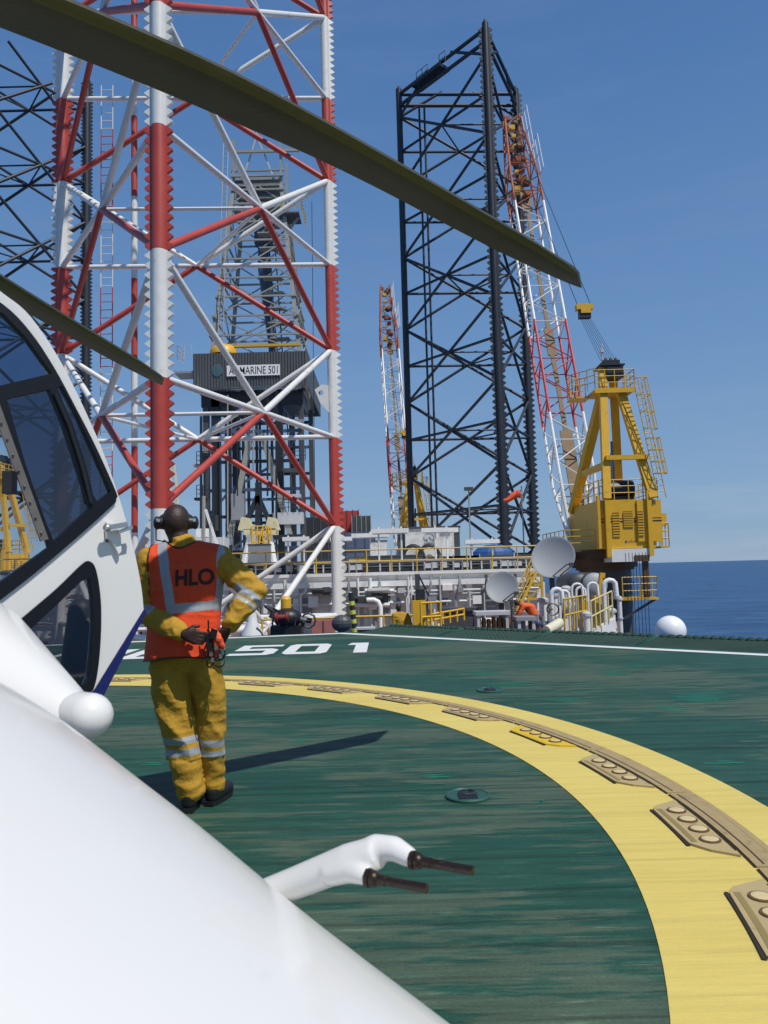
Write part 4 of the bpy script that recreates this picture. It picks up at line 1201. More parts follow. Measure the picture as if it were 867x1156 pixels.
clutter('machinery_skid', 'red machinery skid behind the right chord of the red and white leg', 'skid', 393, 62, 1.9, 5.2, 2, M['red'], style=1)
clutter('engine_house', 'dark blue engine module with exhaust stubs right of the red and white leg', 'engine module', 402, 58, 3.0, 3.2, 3, M['bluegrey'], style=1)
clutter('generator_box', 'dark green-grey generator box with tall frame near the red skid', 'generator', 409, 60, 1.5, 4.6, 2, M['dgrey'], style=1, m2=M['galv'])
clutter('ac_unit', 'small white cabinet on the upper deck left of the white container', 'cabinet', 428, 46, 1.0, 2.0, .8, M['white'])
clutter('tool_box', 'pale yellow tool box behind the upper deck rail', 'tool box', 414, 43, 2.0, .95, .8, mat('pale_yellow', (.55, .47, .2), .6))
clutter('fuel_drum_rack', 'yellow bin behind the upper deck rail left of the tool box', 'bin', 411, 42.4, .6, .95, .6, M['yellow'])
clutter('winch_skid', 'dark winch skid behind the rail in front of the hose reels', 'skid', 447, 42, 3.0, 1.0, 1, M['dgrey'])
clutter('pump_skid', 'dark pump skid below the white container', 'skid', 512, 43, 3.0, .95, 1, M['dgrey'], style=1, m2=M['grey'])
clutter('tank_skid', 'grey tank skid behind the rail near the small dish', 'skid', 556, 43, 5.0, .95, 1, M['dgrey'], style=1, m2=M['lgrey'])
clutter('grey_crate', 'grey square panel crate on the upper deck below the derrick', 'crate', 292, 44, 1.2, 1.9, .9, M['grey'], z=WZ)
clutter('mud_tank', 'brown mud tank behind the yellow rail right of the standing man', 'tank', 330, 43, 5.5, .8, 2, M['dbrown'])
clutter('blue_chest', 'blue chest behind the yellow rail left of the red and white leg chord', 'chest', 366, 43, 2.0, .85, 1, M['blue'])
clutter('black_module', 'black machinery module beside the right chord at derrick foot', 'machinery', 363, 56, 2.2, 4.3, 2, M['black'], style=1)
clutter('white_module', 'white machinery module with pipes under the derrick, behind the man\'s shoulder', 'machinery', 226, 60, 3.8, 3.2, 2, M['lgrey'], style=1, m2=M['white'])
# white and yellow portal frame under the derrick (test stand)
t = thing('portal_frame', 'cream and yellow portal frame on splayed white legs under the derrick', 'frame', (P(280, 640, 52).x, 52, WZ))
for a, b in (((283, 604), (274, 642)), ((304, 604), (312, 650))):
    mb = MB(); mb.tube(P(*a, 52), P(*b, 52), .22, n=8); mb.build('leg', M['white'], t)
a = P(276, 604, 52); b = P(312, 593, 52)
cream = mat('cream_paint', (.62, .55, .33), .6, dirt=(.25, .2, .1), damt=.15)
mb = MB(); mb.box((a.x, 51.6, a.z), (b.x, 53, a.z+.38)); mb.build('beam', cream, t)
mb = MB()
for px in (277, 307):
    mb = MB(); q = P(px, 600, 52); mb.prism([q+V3((-.45, -.4, .1)), q+V3((.55, -.4, .1)), q+V3((.3, -.4, .9)), q+V3((-.2, -.4, 1.0))], (0, .8, 0)); mb.build('bracket', cream, t)
railing(t, [P(285, 622, 51.5), P(303, 622, 51.5)], M['yellow'], h=1.7, gap=.35, r=.05, name='yellow_cage')
mb = MB()
for i in range(4): q = P(285+6*i, 622, 51.4); mb.beam(q, P(291+5*i, 596, 51.4), .08, .08)
mb.build('yellow_brace', M['yellow'], t)
# tall grey rack behind the man's head
t = thing('pipe_rack', 'pale steel lattice strut and vent stack left of the derrick legs', 'vent stack', (P(234, 640, 50).x, 50, WZ))
mb = MB(); mb.beam(P(232, 575, 50), P(246, 618, 50), .16, .16); mb.build('strut', M['white'], t)
mb = MB(); mb.box(P(221, 606, 50), P(240, 597, 50.6)); mb.build('deck_box', M['wallwhite'], t)
mb = MB(); mb.tube(P(230, 640, 50), P(230, 560, 50), .12, n=7); mb.tube(P(238, 640, 50), P(238, 590, 50), .09, n=7); mb.build('stack', M['galv'], t)
# yellow short lattice left of the derrick (seen by the bow leg)
t = thing('knuckle_boom', 'small pale yellow lattice mast behind the red and white leg front chord', 'lattice mast', (P(199, 640, 60).x, 60, WZ))
for a, b in (((191, 525), (199, 640)), ((197, 525), (208, 640))):
    mb = MB(); mb.beam(P(*a, 60), P(*b, 60), .14, .14); mb.build('chord', cream, t)
mb = MB()
for i in range(8):
    f = i/8; g_ = (i+1)/8
    mb.beam(P(191+8*f, 525+115*f, 60), P(197+11*g_, 525+115*g_, 60), .07, .07)
mb.build('lacing', cream, t)

# ------------------------------------------------------------------ starboard gear: dishes, tanks, pipes, stairs
def dish(label, px, py, Y, rad, face):
    c = P(px, py, Y)
    t = thing('satellite_dish', label, 'satellite dish', (c.x, c.y+.5, DZ), 'satellite dishes')
    f = V3(face).normalized(); q = f.to_track_quat('Z', 'Y').to_matrix()
    prof = [(rad*k/10, .22*rad*((k/10)**2)-.22*rad) for k in range(11)]
    back = [(r, z-.025) for r, z in reversed(prof)]
    mb = MB(); mb.lathe(prof+[(rad+.02, .0), (rad+.02, -.04)]+back, c+f*.05, 40, M=q); mb.build('reflector', M['dish'], t, True)
    mb = MB(); mb.lathe([(.0, -.5*rad), (.16*rad, -.5*rad), (.22*rad, -.24*rad), (.0, -.22*rad)], c+f*.05, 16, M=q); mb.tube(c-f*(.45*rad), V3((c.x, c.y+.4, c.z-rad*.9)), .09, n=8); mb.tube(V3((c.x, c.y+.4, c.z-rad*.8)), V3((c.x, c.y+.4, DZ)), .11, n=10); mb.build('mount', M['dgrey'], t, True)
    low = q @ V3((.0, -1, 0)); sd = q @ V3((1, 0, 0))
    if low.z > 0: low = -low
    if sd.x < 0: sd = -sd
    h = c+f*(rad*.45)+low*(rad*.55)+sd*rad*.95
    mb = MB()
    for s in (.0, .30): mb.tube(c+low*(rad*.96)+sd*(rad*s), h+sd*(rad*(s-.2)), .022, n=5)
    mb.tube(h-sd*rad*.2, h+sd*rad*.1, .022, n=5)
    arm = mb.build('feed_arm', M['rubber'], t)
    mb = MB(); mb.box(h-V3((.07, .07, .06)), h+V3((.09, .07, .07))); mb.build('feed_horn', M['dgrey'], t)
    return t
dish('large round grey satellite dish in front of the crane house', 624.5, 629, 30, .86, (-.50, -1, .42))
dish('smaller round grey satellite dish in front of the deckhouse wall', 567, 663, 29.5, .62, (-.35, -1, .38))
for px, Y, mm, lab in ((672, 34, 'lgrey', 'horizontal tank with pale domed end between white gooseneck pipes'), (655, 34.6, 'dgrey', 'horizontal tank with dark grey domed end next to the pale one')):
    q = P(px, 661, Y)
    t = thing('pressure_tank', lab, 'tank', (q.x, q.y, DZ), 'domed tanks')
    mb = MB(); mb.tube(q+V3((0, .1, 0)), q+V3((0, 2.4, .0)), .58, n=24); mb.build('shell', M['dgrey'], t, True)
    mb = MB(); mb.ell(q+V3((0, .1, 0)), (.575, .30, .575), 24, 14); mb.build('end_cap', M[mm] if mm == 'dgrey' else M['dish'], t, True)
    mb = MB(); mb.box(q+V3((-.4, .3, DZ-q.z)), q+V3((.4, .5, -.45))); mb.build('saddle', M['white'], t)
def goose(px, Y, pyt, r, wd, lab, mm='white'):
    q = P(px, pyt, Y)
    t = thing('gooseneck_vent', lab, 'vent pipe', (q.x, q.y, DZ), 'white gooseneck vents')
    pts = [V3((q.x, q.y, DZ)), V3((q.x, q.y, q.z-wd*.6))]
    for i in range(1, 6):
        a = pi-pi*i/6*.98
        pts.append(V3((q.x+wd/2+wd/2*cos(a), q.y, q.z-wd*.5+wd/2*sin(a))))
    pts.append(V3((q.x+wd, q.y, q.z-wd*1.4)))
    mb = MB(); mb.poly(pts, r, 10); mb.build('pipe', M[mm], t, True)
    mb = MB(); mb.tube(pts[-1]+V3((0, 0, .08)), pts[-1]-V3((0, 0, .03)), r*1.35, n=12); mb.build('flange', M['lgrey'], t, True)
    mb = MB(); mb.tube(V3((q.x, q.y, DZ)), V3((q.x, q.y, DZ+.06)), r*1.8, n=12); mb.build('foot', M['lgrey'], t, True)
goose(622, 27, 665, .085, .40, 'white gooseneck vent pipe just below the large dish')
goose(631, 27.4, 667, .06, .36, 'thin white gooseneck vent pipe right of the one below the dish')
goose(645, 28, 659, .05, .42, 'thin white gooseneck pipe in front of the dark domed tank')
goose(650, 28.5, 663, .05, .36, 'second thin white gooseneck pipe in front of the dark domed tank')
goose(663, 28.6, 658, .05, .40, 'white gooseneck pipe crossing the pale domed tank')
goose(681, 30, 655, .10, .50, 'thick white gooseneck pipe beside the yellow cabinet')
def standpipe(px, Y, pyt, r, lab, mm='white'):
    q = P(px, pyt, Y)
    t = thing('standpipe', lab, 'pipe', (q.x, q.y, DZ), 'white standpipes')
    mb = MB(); mb.tube((q.x, q.y, DZ), q, r, n=12); mb.build('pipe', M[mm], t, True)
    mb = MB(); mb.lathe([(r*1.4, -.05), (r*1.4, .05), (r*.8, .12), (0, .14)], q, 12); mb.build('cap', M['lgrey'], t, True); mb = MB(); mb.tube(q-V3((0, 0, .8)), q-V3((0, 0, .88)), r*1.35, n=12); mb.build('collar', M['lgrey'], t, True)
standpipe(639, 29, 665, .15, 'stout white standpipe with cap below the big dish')
standpipe(626, 30, 672, .13, 'white standpipe with cap left of the stout one')
standpipe(662, 27, 694, .12, 'short white standpipe in front of the domed tanks')
standpipe(690, 31, 690, .16, 'white conical standpipe at the right end of the pipe cluster')
standpipe(699, 33, 676, .10, 'white standpipe nearest the sea by the crane pedestal')
standpipe(613, 31, 678, .17, 'broad white standpipe left of the pipe cluster')
standpipe(646, 31.5, 676, .12, 'white standpipe behind the thin gooseneck pipes')
q = P(680, 700, 30.5); ztop = P(680, 672, 30.5).z
t = thing('yellow_cabinet', 'narrow yellow equipment cabinet beside the thick gooseneck pipe', 'cabinet', (q.x, q.y, DZ))
mb = MB(); mb.box((q.x-.28, q.y, DZ), (q.x+.22, q.y+.4, ztop)); mb.build('body', M['yellow'], t)
mb = MB(); mb.beam((q.x-.05, q.y+.1, ztop), (q.x+.12, q.y+.1, ztop+.9), .2, .2); mb.beam((q.x+.15, q.y+.1, ztop), (q.x+.15, q.y+.1, ztop+.7), .08, .2); mb.build('frame', M['yellow'], t)
q = P(661, 700, 31); ztop = P(661, 672, 31).z
t = thing('yellow_post', 'thin yellow post between the two domed tanks', 'post', (q.x, q.y, DZ))
mb = MB(); mb.box((q.x-.09, q.y, DZ), (q.x+.09, q.y+.18, ztop)); mb.build('column', M['yellow'], t)
mb = MB(); mb.prism([V3((q.x-.09, q.y, ztop+.003)), V3((q.x+.09, q.y, ztop+.003)), V3((q.x+.05, q.y, ztop+.2)), V3((q.x-.05, q.y, ztop+.2))], (0, .18, 0)); mb.build('head', M['brown'], t)
# white exhaust stub pointing left, rails and inclined stairs
a = P(617, 712, 25.5); b = P(632, 703, 26)
t = thing('exhaust_stub', 'cream cylindrical duct lying low at the helideck edge below the big dish', 'duct', (a.x, a.y, DZ))
mb = MB(); mb.tube(a, b, .17, n=14); mb.build('duct', mat('cream_duct', (.68, .64, .48), .5), t, True)
mb = MB(); mb.box((b.x-.15, b.y, DZ), (b.x+.3, b.y+.4, b.z+.1)); mb.build('base', M['white'], t)
guard_rail('guard_rail', 'pale yellow rail running up behind the net below the domed tanks', P(638, 713, 26), P(663, 706, 28), 1.1, .45, M['railyellow'])
guard_rail('guard_rail', 'pale rail of the ramp at the right end of the pipe cluster', P(668, 714, 27), P(692, 700, 29), 1.1, .5, mat('cream_rail', (.6, .52, .25), .5))
t = thing('access_ramp', 'white sloping ramp plate below the rails at the right end of the deck', 'ramp', P(680, 712, 28))
mb = MB(); mb.beam(P(668, 718, 28), P(694, 703, 29), .12, .4); mb.build('stringer', M['white'], t)
mb = MB()
for i in range(6): q = P(668, 718, 28).lerp(P(694, 703, 29), i/5); mb.box(q+V3((-.3, .1, .0)), q+V3((.1, .7, .04)))
mb.build('tread', M['galv'], t)
# stair tower behind the dishes
t = thing('stair_tower', 'yellow stair tower with pale treads between the two dishes', 'stairs', (P(603, 690, 33).x, 33, DZ))
A = P(584, 690, 33); B = P(606, 645, 33.5)
for dy in (0, .8):
    mb = MB(); mb.beam(A+V3((0, dy, 0)), B+V3((0, dy, 0)), .06, .12); mb.build('stringer', M['railyellow'], t)
for i in range(9):
    q = A.lerp(B, (i+.5)/9); mb = MB(); mb.box(q+V3((-.16, .05, -.02)), q+V3((.16, .75, .03))); mb.build('tread', cream, t)
railing(t, [A, B], M['railyellow'], h=.95, gap=.6)
for px in (597, 613):
    q = P(px, 690, 33.6); mb = MB(); mb.beam((q.x, q.y, DZ), (q.x, q.y, P(px, 640, 33.6).z), .1, .1); mb.build('post', M['railyellow'], t)
for py in (676, 660, 648):
    mb = MB(); mb.beam(P(597, py, 33.6), P(613, py, 33.6), .08, .1); mb.build('cross_beam', M['railyellow'], t)
mb = MB(); mb.beam(P(597, 676, 33.6), P(613, 660, 33.6), .06, .06); mb.beam(P(613, 660, 33.6), P(597, 648, 33.6), .06, .06); mb.build('brace', M['railyellow'], t)
guard_rail('guard_rail', 'short dark rail on top of the deckhouse behind the big dish', (P(608, 615, 42).x, 42, WZ+.5), (P(634, 615, 42).x, 42, WZ+.5), 1.0, .8, M['dgrey'])
# grey cabinets, benches, rack in front of the wall
def desk(name, label, px0, px1, pyt, Y, top, leg, group=None, d=.9, cat='bench'):
    a = P(px0, pyt, Y); b = P(px1, pyt, Y); b.z = a.z
    t = thing(name, label, cat, ((a.x+b.x)/2, Y, DZ), group)
    mb = MB(); mb.box((a.x, Y, a.z-.12), (b.x, Y+d, a.z)); mb.build('top', top, t)
    for x in (a.x+.05, b.x-.15):
        for y in (Y+.05, Y+d-.15):
            mb = MB(); mb.box((x, y, DZ), (x+.1, y+.1, a.z-.123)); mb.build('leg', leg, t)
    return t, a, b
t, a, b = desk('work_bench', 'grey steel bench with pipe rail in front of the small dish', 537, 576, 691, 26, M['lgrey'], M['lgrey'])
mb = MB()
for i in range(7): mb.box((a.x+.1+.17*i, 26.2, DZ), (a.x+.2+.17*i, 26.6, a.z-.2-.04*(i % 3)))
mb.build('bottle_row', M['wood'], t)
t, a, b = desk('grey_cabinet', 'blue-grey cabinet with legs beside the bent man in orange', 583, 606, 697, 25.5, M['grey'], M['lgrey'], cat='cabinet')
mb = MB(); mb.box((a.x+.05, 25.7, DZ), (b.x-.35, 26.3, a.z-.13)); mb.build('body', mat('blue_grey_cab', (.12, .15, .19), .5), t)
t, a, b = desk('dark_counter', 'long dark grey counter in front of the deckhouse wall', 499, 540, 687, 30, M['dgrey'], M['dgrey'], cat='counter')
mb = MB(); mb.box((a.x+.02, 30.1, DZ), (b.x-.02, 30.8, a.z-.13)); mb.build('body', M['dgrey'], t)
t = thing('valve_cluster', 'grey valve manifold with hand wheels right of the blue-grey cabinet', 'valves', (P(610, 700, 26).x, 26, DZ))
mb = MB(); c = P(610, 703, 26)
for i in range(4): mb.tube((c.x-.3+.2*i, c.y, DZ), (c.x-.3+.2*i, c.y, c.z+.1*(i % 2)+.2), .06, n=8)
mb.build('pipe', M['grey'], t)
mb = MB()
for i in range(4): mb.ell(c+V3((-.3+.2*i, -.1, .1*(i % 2)-.1)), .12, 10, 6)
mb.build('valve', M['bluegrey'], t)
c = P(624, 688, 26)
t = thing('hand_wheel_valve', 'valve with black hand wheel on a post in front of the standpipes', 'valve', (c.x, c.y, DZ))
mb = MB(); mb.poly([c+V3((.2*cos(i*pi/8), 0, .2*sin(i*pi/8))) for i in range(16)], .025, 6, closed=True); mb.build('hand_wheel', M['rubber'], t)
mb = MB(); mb.tube(c, c+V3((0, .4, 0)), .03, n=6); mb.tube(c+V3((0, .4, .1)), (c.x, c.y+.4, DZ), .06, n=8); mb.build('stem', M['grey'], t)
# small yellow deck rails by the net
guard_rail('guard_rail', 'low yellow rail at the helideck edge left of the dark counter', P(483, 708, 22), P(524, 700, 23.5), .35, .4, M['yellow'])
guard_rail('guard_rail', 'yellow access rail beside the yellow post and the man in yellow', P(476, 713, 21.5), P(498, 711, 22), .8, .5, M['yellow'])
# yellow post with dark mast
q = P(474, 700, 22); zt = P(474, 678, 22).z
t = thing('signal_post', 'yellow box post carrying a dark grey mast at the helideck edge', 'post', (q.x, q.y, DZ))
mb = MB(); mb.box((q.x-.2, q.y, DZ), (q.x+.18, q.y+.3, zt)); mb.build('box', M['yellow'], t)
m0 = P(471, 648, 22.4); mb = MB(); mb.box((m0.x-.07, 22.35, DZ), (m0.x+.07, 22.5, m0.z)); mb.beam((m0.x-.16, 22.4, DZ), (m0.x-.14, 22.4, m0.z-.6), .06, .06); mb.build('mast', M['dgrey'], t)
mb = MB(); mb.box((m0.x-.05, 22.2, zt+.02), (m0.x+.2, 22.34, zt+.32)); mb.beam(m0+V3((.05, 0, -.05)), m0+V3((.32, 0, -.65)), .05, .05); mb.build('lamp_head', M['black'], t)
# striped pole
q = P(400, 708, 21); zt = P(397, 669, 21).z
t = thing('striped_pole', 'leaning pole with black and yellow stripes at the helideck edge', 'pole', (q.x, q.y, DZ))
p0 = V3((q.x+.12, 21, DZ)); p1 = V3((q.x-.08, 21, zt)); mb = MB(); mb.tube(p0, p1, .075, n=8); mb.build('pole', M['black'], t)
for i in range(6):
    mb = MB(); f = .36+.1*i; mb.tube(p0.lerp(p1, f), p0.lerp(p1, f+.045), .082, n=8); mb.build('stripe', mat('stripe_lime', (.55, .55, .06), .5), t)
mb = MB(); mb.tube(p0.lerp(p1, .3), p0.lerp(p1, .42), .11, n=8); mb.build('boot', mat('lime', (.5, .55, .05), .5), t)
# foam monitor (black, red and yellow) and a dark wrapped valve at the deck edge
q = P(322, 712, 18.6)
t = thing('fire_monitor', 'black and red fire monitor with nozzle at the far helideck edge', 'fire monitor', (q.x, q.y, -.6))
mb = MB(); mb.box(q+V3((-.35, -.1, -.7)), q+V3((.4, .4, .12))); mb.ell(q+V3((.05, .1, .30)), (.36, .3, .25), 16, 10); mb.build('body', M['rubber'], t, True)
mb = MB(); mb.lathe([(0, -.16), (.12, -.16), (.12, -.10), (.07, -.08), (.07, .08), (.12, .10), (.12, .16), (0, .16)], q+V3((-.05, -.2, .34)), 14, M=Matrix.Rotation(pi/2, 3, 'Y')); mb.build('valve', mat('dull_red', (.22, .03, .025), .55, var=.3), t, True)
mb = MB(); mb.tube(q+V3((.2, .05, .35)), q+V3((.5, .05, .2)), .08, n=10); mb.tube(q+V3((.44, .05, .23)), q+V3((.50, .05, .2)), .12, n=12); mb.build('outlet', M['dgrey'], t, True)
mb = MB()
for i_ in range(4): mb.tube(q+V3((-.3+.18*i_, -.1, .12)), q+V3((-.26+.18*i_, -.16, .50-.05*i_)), .022, n=6)
mb.build('lever', M['dgrey'], t)
mb = MB(); mb.tube(q+V3((-.18, .1, .38)), q+V3((-.50, .0, .62)), .05, .035, n=8); mb.tube(q+V3((-.34, .05, .30)), q+V3((-.22, .1, .52)), .09, n=8); mb.build('nozzle', M['rubber'], t, True)
mb = MB(); mb.tube(q+V3((.0, .2, .5)), q+V3((.0, .2, .76)), .13, n=12); mb.ell(q+V3((.0, .2, .76)), (.13, .13, .08), 12, 6); mb.build('cap', M['yellow'], t, True)
mb = MB(); mb.tube(q+V3((.42, .3, .25)), q+V3((.62, .3, .2)), .07, n=8); mb.poly([q+V3((.55+.18*cos(a*.7), .2, .22+.18*sin(a*.7))) for a in range(9)], .03, 6, closed=True); mb.build('hand_wheel', M['dgrey'], t)
q = P(386, 712, 19)
t = thing('covered_valve', 'dark wrapped valve at the helideck edge under the right leg chord', 'valve', (q.x, q.y, -.5))
mb = MB(); mb.ell(q+V3((0, 0, .18)), (.26, .2, .22), 14, 8); mb.build('cover', M['dgrey'], t)
mb = MB(); mb.tube(q, q+V3((0, 0, -.8)), .1, n=8); mb.build('pipe', M['dgrey'], t)
q = P(416, 716, 20)
t = thing('red_hose_box', 'dull red box low behind the helideck edge', 'hose box', (q.x, q.y, -1.2))
mb = MB(); mb.box(q+V3((-.3, 0, -.6)), q+V3((.15, .4, .12))); mb.build('body', mat('pinkish_red', (.4, .05, .07), .6), t)
mb = MB(); mb.box(q+V3((-.33, -.03, .123)), q+V3((.18, .43, .17))); mb.build('lid', M['lgrey'], t)
q = P(365, 706, 30)
t = thing('red_locker', 'faded red locker against the deckhouse left of the leg chord', 'locker', (q.x, q.y, DZ))
mb = MB(); mb.box(q+V3((-.45, 0, DZ-q.z)), q+V3((.45, .4, .2))); mb.build('body', mat('faded_red', (.35, .13, .12), .6), t)
mb = MB(); mb.box(q+V3((-.03, -.02, DZ-q.z)), q+V3((.03, -.003, .18))); mb.build('door_gap', M['dgrey'], t)
# white bollard cap near the man's elbow
q = P(285, 708, 19)
t = thing('white_bollard', 'white conical bollard at the far helideck edge by the man\'s elbow', 'bollard', (q.x, q.y, -.5))
mb = MB(); mb.lathe([(.30, -.6), (.28, 0), (.12, .3), (.1, .5), (0, .52)], q-V3((0, 0, .15)), 16); mb.build('cone', M['white'], t, True)
mb = MB(); mb.lathe([(.36, -.7), (.36, -.6), (.3, -.6)], q, 16); mb.build('base_ring', M['lgrey'], t, True)
# white radome ball on a post beyond the net
q = P(757, 712, 16.5)
t = thing('radome', 'white ball radome standing beyond the green net against the sea', 'radome', (q.x, q.y, q.z-1.5))
mb = MB(); mb.ell(q, .325, 36, 24); mb.build('dome', mat('radome_white', (.80, .80, .80), .4, var=.02), t, True)
mb = MB(); mb.tube(q-V3((0, 0, .3)), q-V3((0, 0, 2.0)), .10, n=10); mb.tube(q-V3((0, 0, .36)), q-V3((0, 0, .30)), .2, n=16); mb.beam(q-V3((0, 0, 1.9)), q+V3((-3.0, -2.6, -1.9)), .15, .15); mb.build('mount', M['lgrey'], t)

# ------------------------------------------------------------------ helicopter
heli = thing('helicopter', 'white helicopter with open cockpit door, nose and pitot tubes in the foreground', 'helicopter', (-3.5, 1.0, 0))
def loft(sections, n=40, pw=2.3):
    mb = MB(); vs = []; fs = []
    for (x, yc, zt, zb, hw) in sections:
        zc = (zt+zb)/2; hz = (zt-zb)/2
        for i in range(n):
            a = 2*pi*i/n; ca, sa = cos(a), sin(a)
            e = 2/pw
            vs.append(V3((x, yc+hw*abs(ca)**e*(1 if ca > 0 else -1), zc+hz*abs(sa)**e*(1 if sa > 0 else -1))))
    K = len(sections)
    for k in range(K-1):
        for i in range(n):
            j = (i+1) % n
            fs.append((k*n+i, k*n+j, (k+1)*n+j, (k+1)*n+i))
    fs.append(tuple(range(n))); fs.append(tuple(range((K-1)*n, K*n))[::-1])
    mb.add(vs, fs); return mb
def interp(keys, N):
    """Catmull-Rom through key sections"""
    out = []
    K = len(keys)
    for k in range(K-1):
        p0 = keys[max(0, k-1)]; p1 = keys[k]; p2 = keys[k+1]; p3 = keys[min(K-1, k+2)]
        for s in range(N):
            t = s/N
            out.append(tuple(.5*((2*b)+(-a+c)*t+(2*a-5*b+4*c-d)*t*t+(-a+3*b-3*c+d)*t**3) for a, b, c, d in zip(p0, p1, p2, p3)))
    out.append(keys[-1]); return out
NOSE = [(.45, 1.02, .40, .34, .05), (.38, 1.02, .50, .26, .20), (.24, 1.02, .591, .20, .36), (.06, 1.02, .687, .15, .52), (-.16, 1.02, .842, .12, .62),
        (-.45, 1.02, 1.07, .10, .72), (-.75, 1.02, 1.284, .10, .78), (-1.1, 1.02, 1.399, .12, .84), (-1.7, 1.02, 1.475, .14, .92), (-2.0, 1.02, 1.6, .15, .93)]
loft(interp(NOSE, 8), n=72).build('nose', M['heliwhite'], heli, True, angle=80)
CAB = [(-1.75, 1.02, 1.46, .2, .86), (-2.3, 1.02, 2.0, .16, .95), (-2.9, 1.02, 2.45, .16, 1.0), (-4.0, 1.02, 2.6, .16, 1.0), (-6.2, 1.02, 2.55, .25, .95), (-7.6, 1.02, 2.2, .7, .6), (-9.0, 1.02, 2.0, 1.2, .32), (-13.0, 1.02, 2.0, 1.55, .16)]
loft(interp(CAB, 4)).build('cabin', M['heliwhite'], heli, True, angle=80)
mb = loft(interp([(-2.9, 1.0, 2.9, 2.3, .2), (-3.3, 1.0, 3.05, 2.3, .45), (-4.6, 1.0, 3.1, 2.3, .5), (-6.0, 1.0, 2.9, 2.2, .4), (-7.2, 1.0, 2.6, 2.1, .2)], 4)); mb.build('engine_cowling', M['heliwhite'], heli, True, angle=80)
mb = MB(); mb.prism([V3((-12.6, .95, 1.9)), V3((-13.4, .95, 3.7)), V3((-14.0, .95, 3.7)), V3((-13.6, .95, 1.9))], (0, .14, 0)); mb.build('tail_fin', M['heliwhite'], heli)
for y in (.25, 1.8):
    mb = MB(); mb.tube((-5.3, y, .25), (-5.3, y-.08, .0+.25), .06, n=8); mb.lathe([(.0, -.08), (.2, -.08), (.24, -.04), (.24, .04), (.2, .08), (0, .08)], V3((-5.3, y, .25)), 20, M=Matrix.Rotation(pi/2, 3, 'X')); mb.build('wheel', M['rubber'], heli, True)
mb = MB(); mb.lathe([(.0, -.06), (.15, -.06), (.19, -.03), (.19, .03), (.15, .06), (0, .06)], V3((-1.2, 1.02, .195)), 20, M=Matrix.Rotation(pi/2, 3, 'X')); mb.build('wheel', M['rubber'], heli, True)
# fairing above the nose and its rounded knob
def hull_obj(groups, name, m, parent, vox=None, smooth=True):
    """each group: list of (centre, radius) spheres joined by their convex hull"""
    mb = MB()
    for g in groups:
        bm = bmesh.new()
        for c, r in g:
            rr = r if hasattr(r, '__len__') else (r, r, r)
            t = MB(); t.ell(c, rr, 20, 12)
            for v in t.v: bm.verts.new(v)
        r_ = bmesh.ops.convex_hull(bm, input=bm.verts)
        bmesh.ops.delete(bm, geom=[v for v in bm.verts if not v.link_faces], context='VERTS')
        bm.verts.index_update()
        mb.add([v.co.copy() for v in bm.verts], [tuple(v.index for v in f.verts) for f in bm.faces])
        bm.free()
    if vox is None:
        return mb.build(name, m, parent, smooth, angle=60)
    return mb
mb = hull_obj([[(P(-62, 772, 2.3), .28), (P(86, 818, 1.97), .066)], [(P(-62, 772, 2.3), .28), (P(-160, 860, 2.1), .34)]], 'fairing', None, None, vox=1)
def remesh(mb, vox, it=2):
    me = bpy.data.meshes.new('tmp'); me.from_pydata([tuple(v) for v in mb.v], [], mb.f)
    o = bpy.data.objects.new('tmp', me); COL.objects.link(o)
    m = o.modifiers.new('r', 'REMESH'); m.mode = 'VOXEL'; m.voxel_size = vox; m.adaptivity = 0
    s = o.modifiers.new('s', 'SMOOTH'); s.iterations = it; s.factor = .5
    bpy.context.view_layer.update()
    dg = bpy.context.evaluated_depsgraph_get(); ev = o.evaluated_get(dg); mm = ev.to_mesh()
    vs = [v.co.copy() for v in mm.vertices]; fs = [tuple(p.vertices) for p in mm.polygons]
    ns = [v.normal.copy() for v in mm.vertices]
    ev.to_mesh_clear(); bpy.data.objects.remove(o); bpy.data.meshes.remove(me)
    r = MB(); r.add(vs, fs); r.n = ns
    return r
remesh(mb, .016, 6).build('fairing', M['heliwhite'], heli, True, angle=89)
k1 = P(102, 808, 1.93); k2 = P(90, 806, 1.96)
mb = hull_obj([[(k1, .056), (k2, .056)]], 'x', None, None, vox=1)
mb.build('wiper_knob', M['heliwhite'], heli, True, angle=60)
# pitot arm with two probes
mb = MB()
pa = [P(268, 1022, 1.62), P(330, 998, 1.55), P(395, 972, 1.48), P(428, 962, 1.45)]
mb.poly(pa, .03, 16, rads=[.030, .031, .033, .030])
mb.poly([P(395, 972, 1.48), P(425, 957, 1.46), P(446, 958, 1.44), P(461, 967, 1.42), P(468, 971, 1.41)], .02, 14, rads=[.026, .026, .023, .019, .016])
mb.poly([P(372, 985, 1.49), P(395, 982, 1.46), P(410, 987, 1.43), P(417, 990, 1.42)], .02, 14, rads=[.026, .024, .019, .016])
for p_ in pa[:1]: mb.ell(p_, .03, 12, 8)
arm = remesh(mb, .0035, 30).build('pitot_arm', M['heliwhite'], heli, True, angle=89)
for a, b in (((467, 971), (534, 983)), ((417, 991), (482, 1003))):
    A = P(*a, 1.41); B = P(*b, 1.36); d = (B-A)
    mb = MB(); mb.tube(A-d*.05, A+d*.02, .0165, n=16); mb.ell(A+d*.06, .0150, 14, 8); mb.tube(A+d*.08, A+d*.3, .0095, n=12); mb.tube(A+d*.28, B, .0085, .0080, n=12); mb.lathe([(.0080, 0), (.005, .0), (.004, -.02)], B, 12, M=d.to_track_quat('Z', 'Y').to_matrix())
    mb.build('pitot_tube', M['pitot'], arm, True)
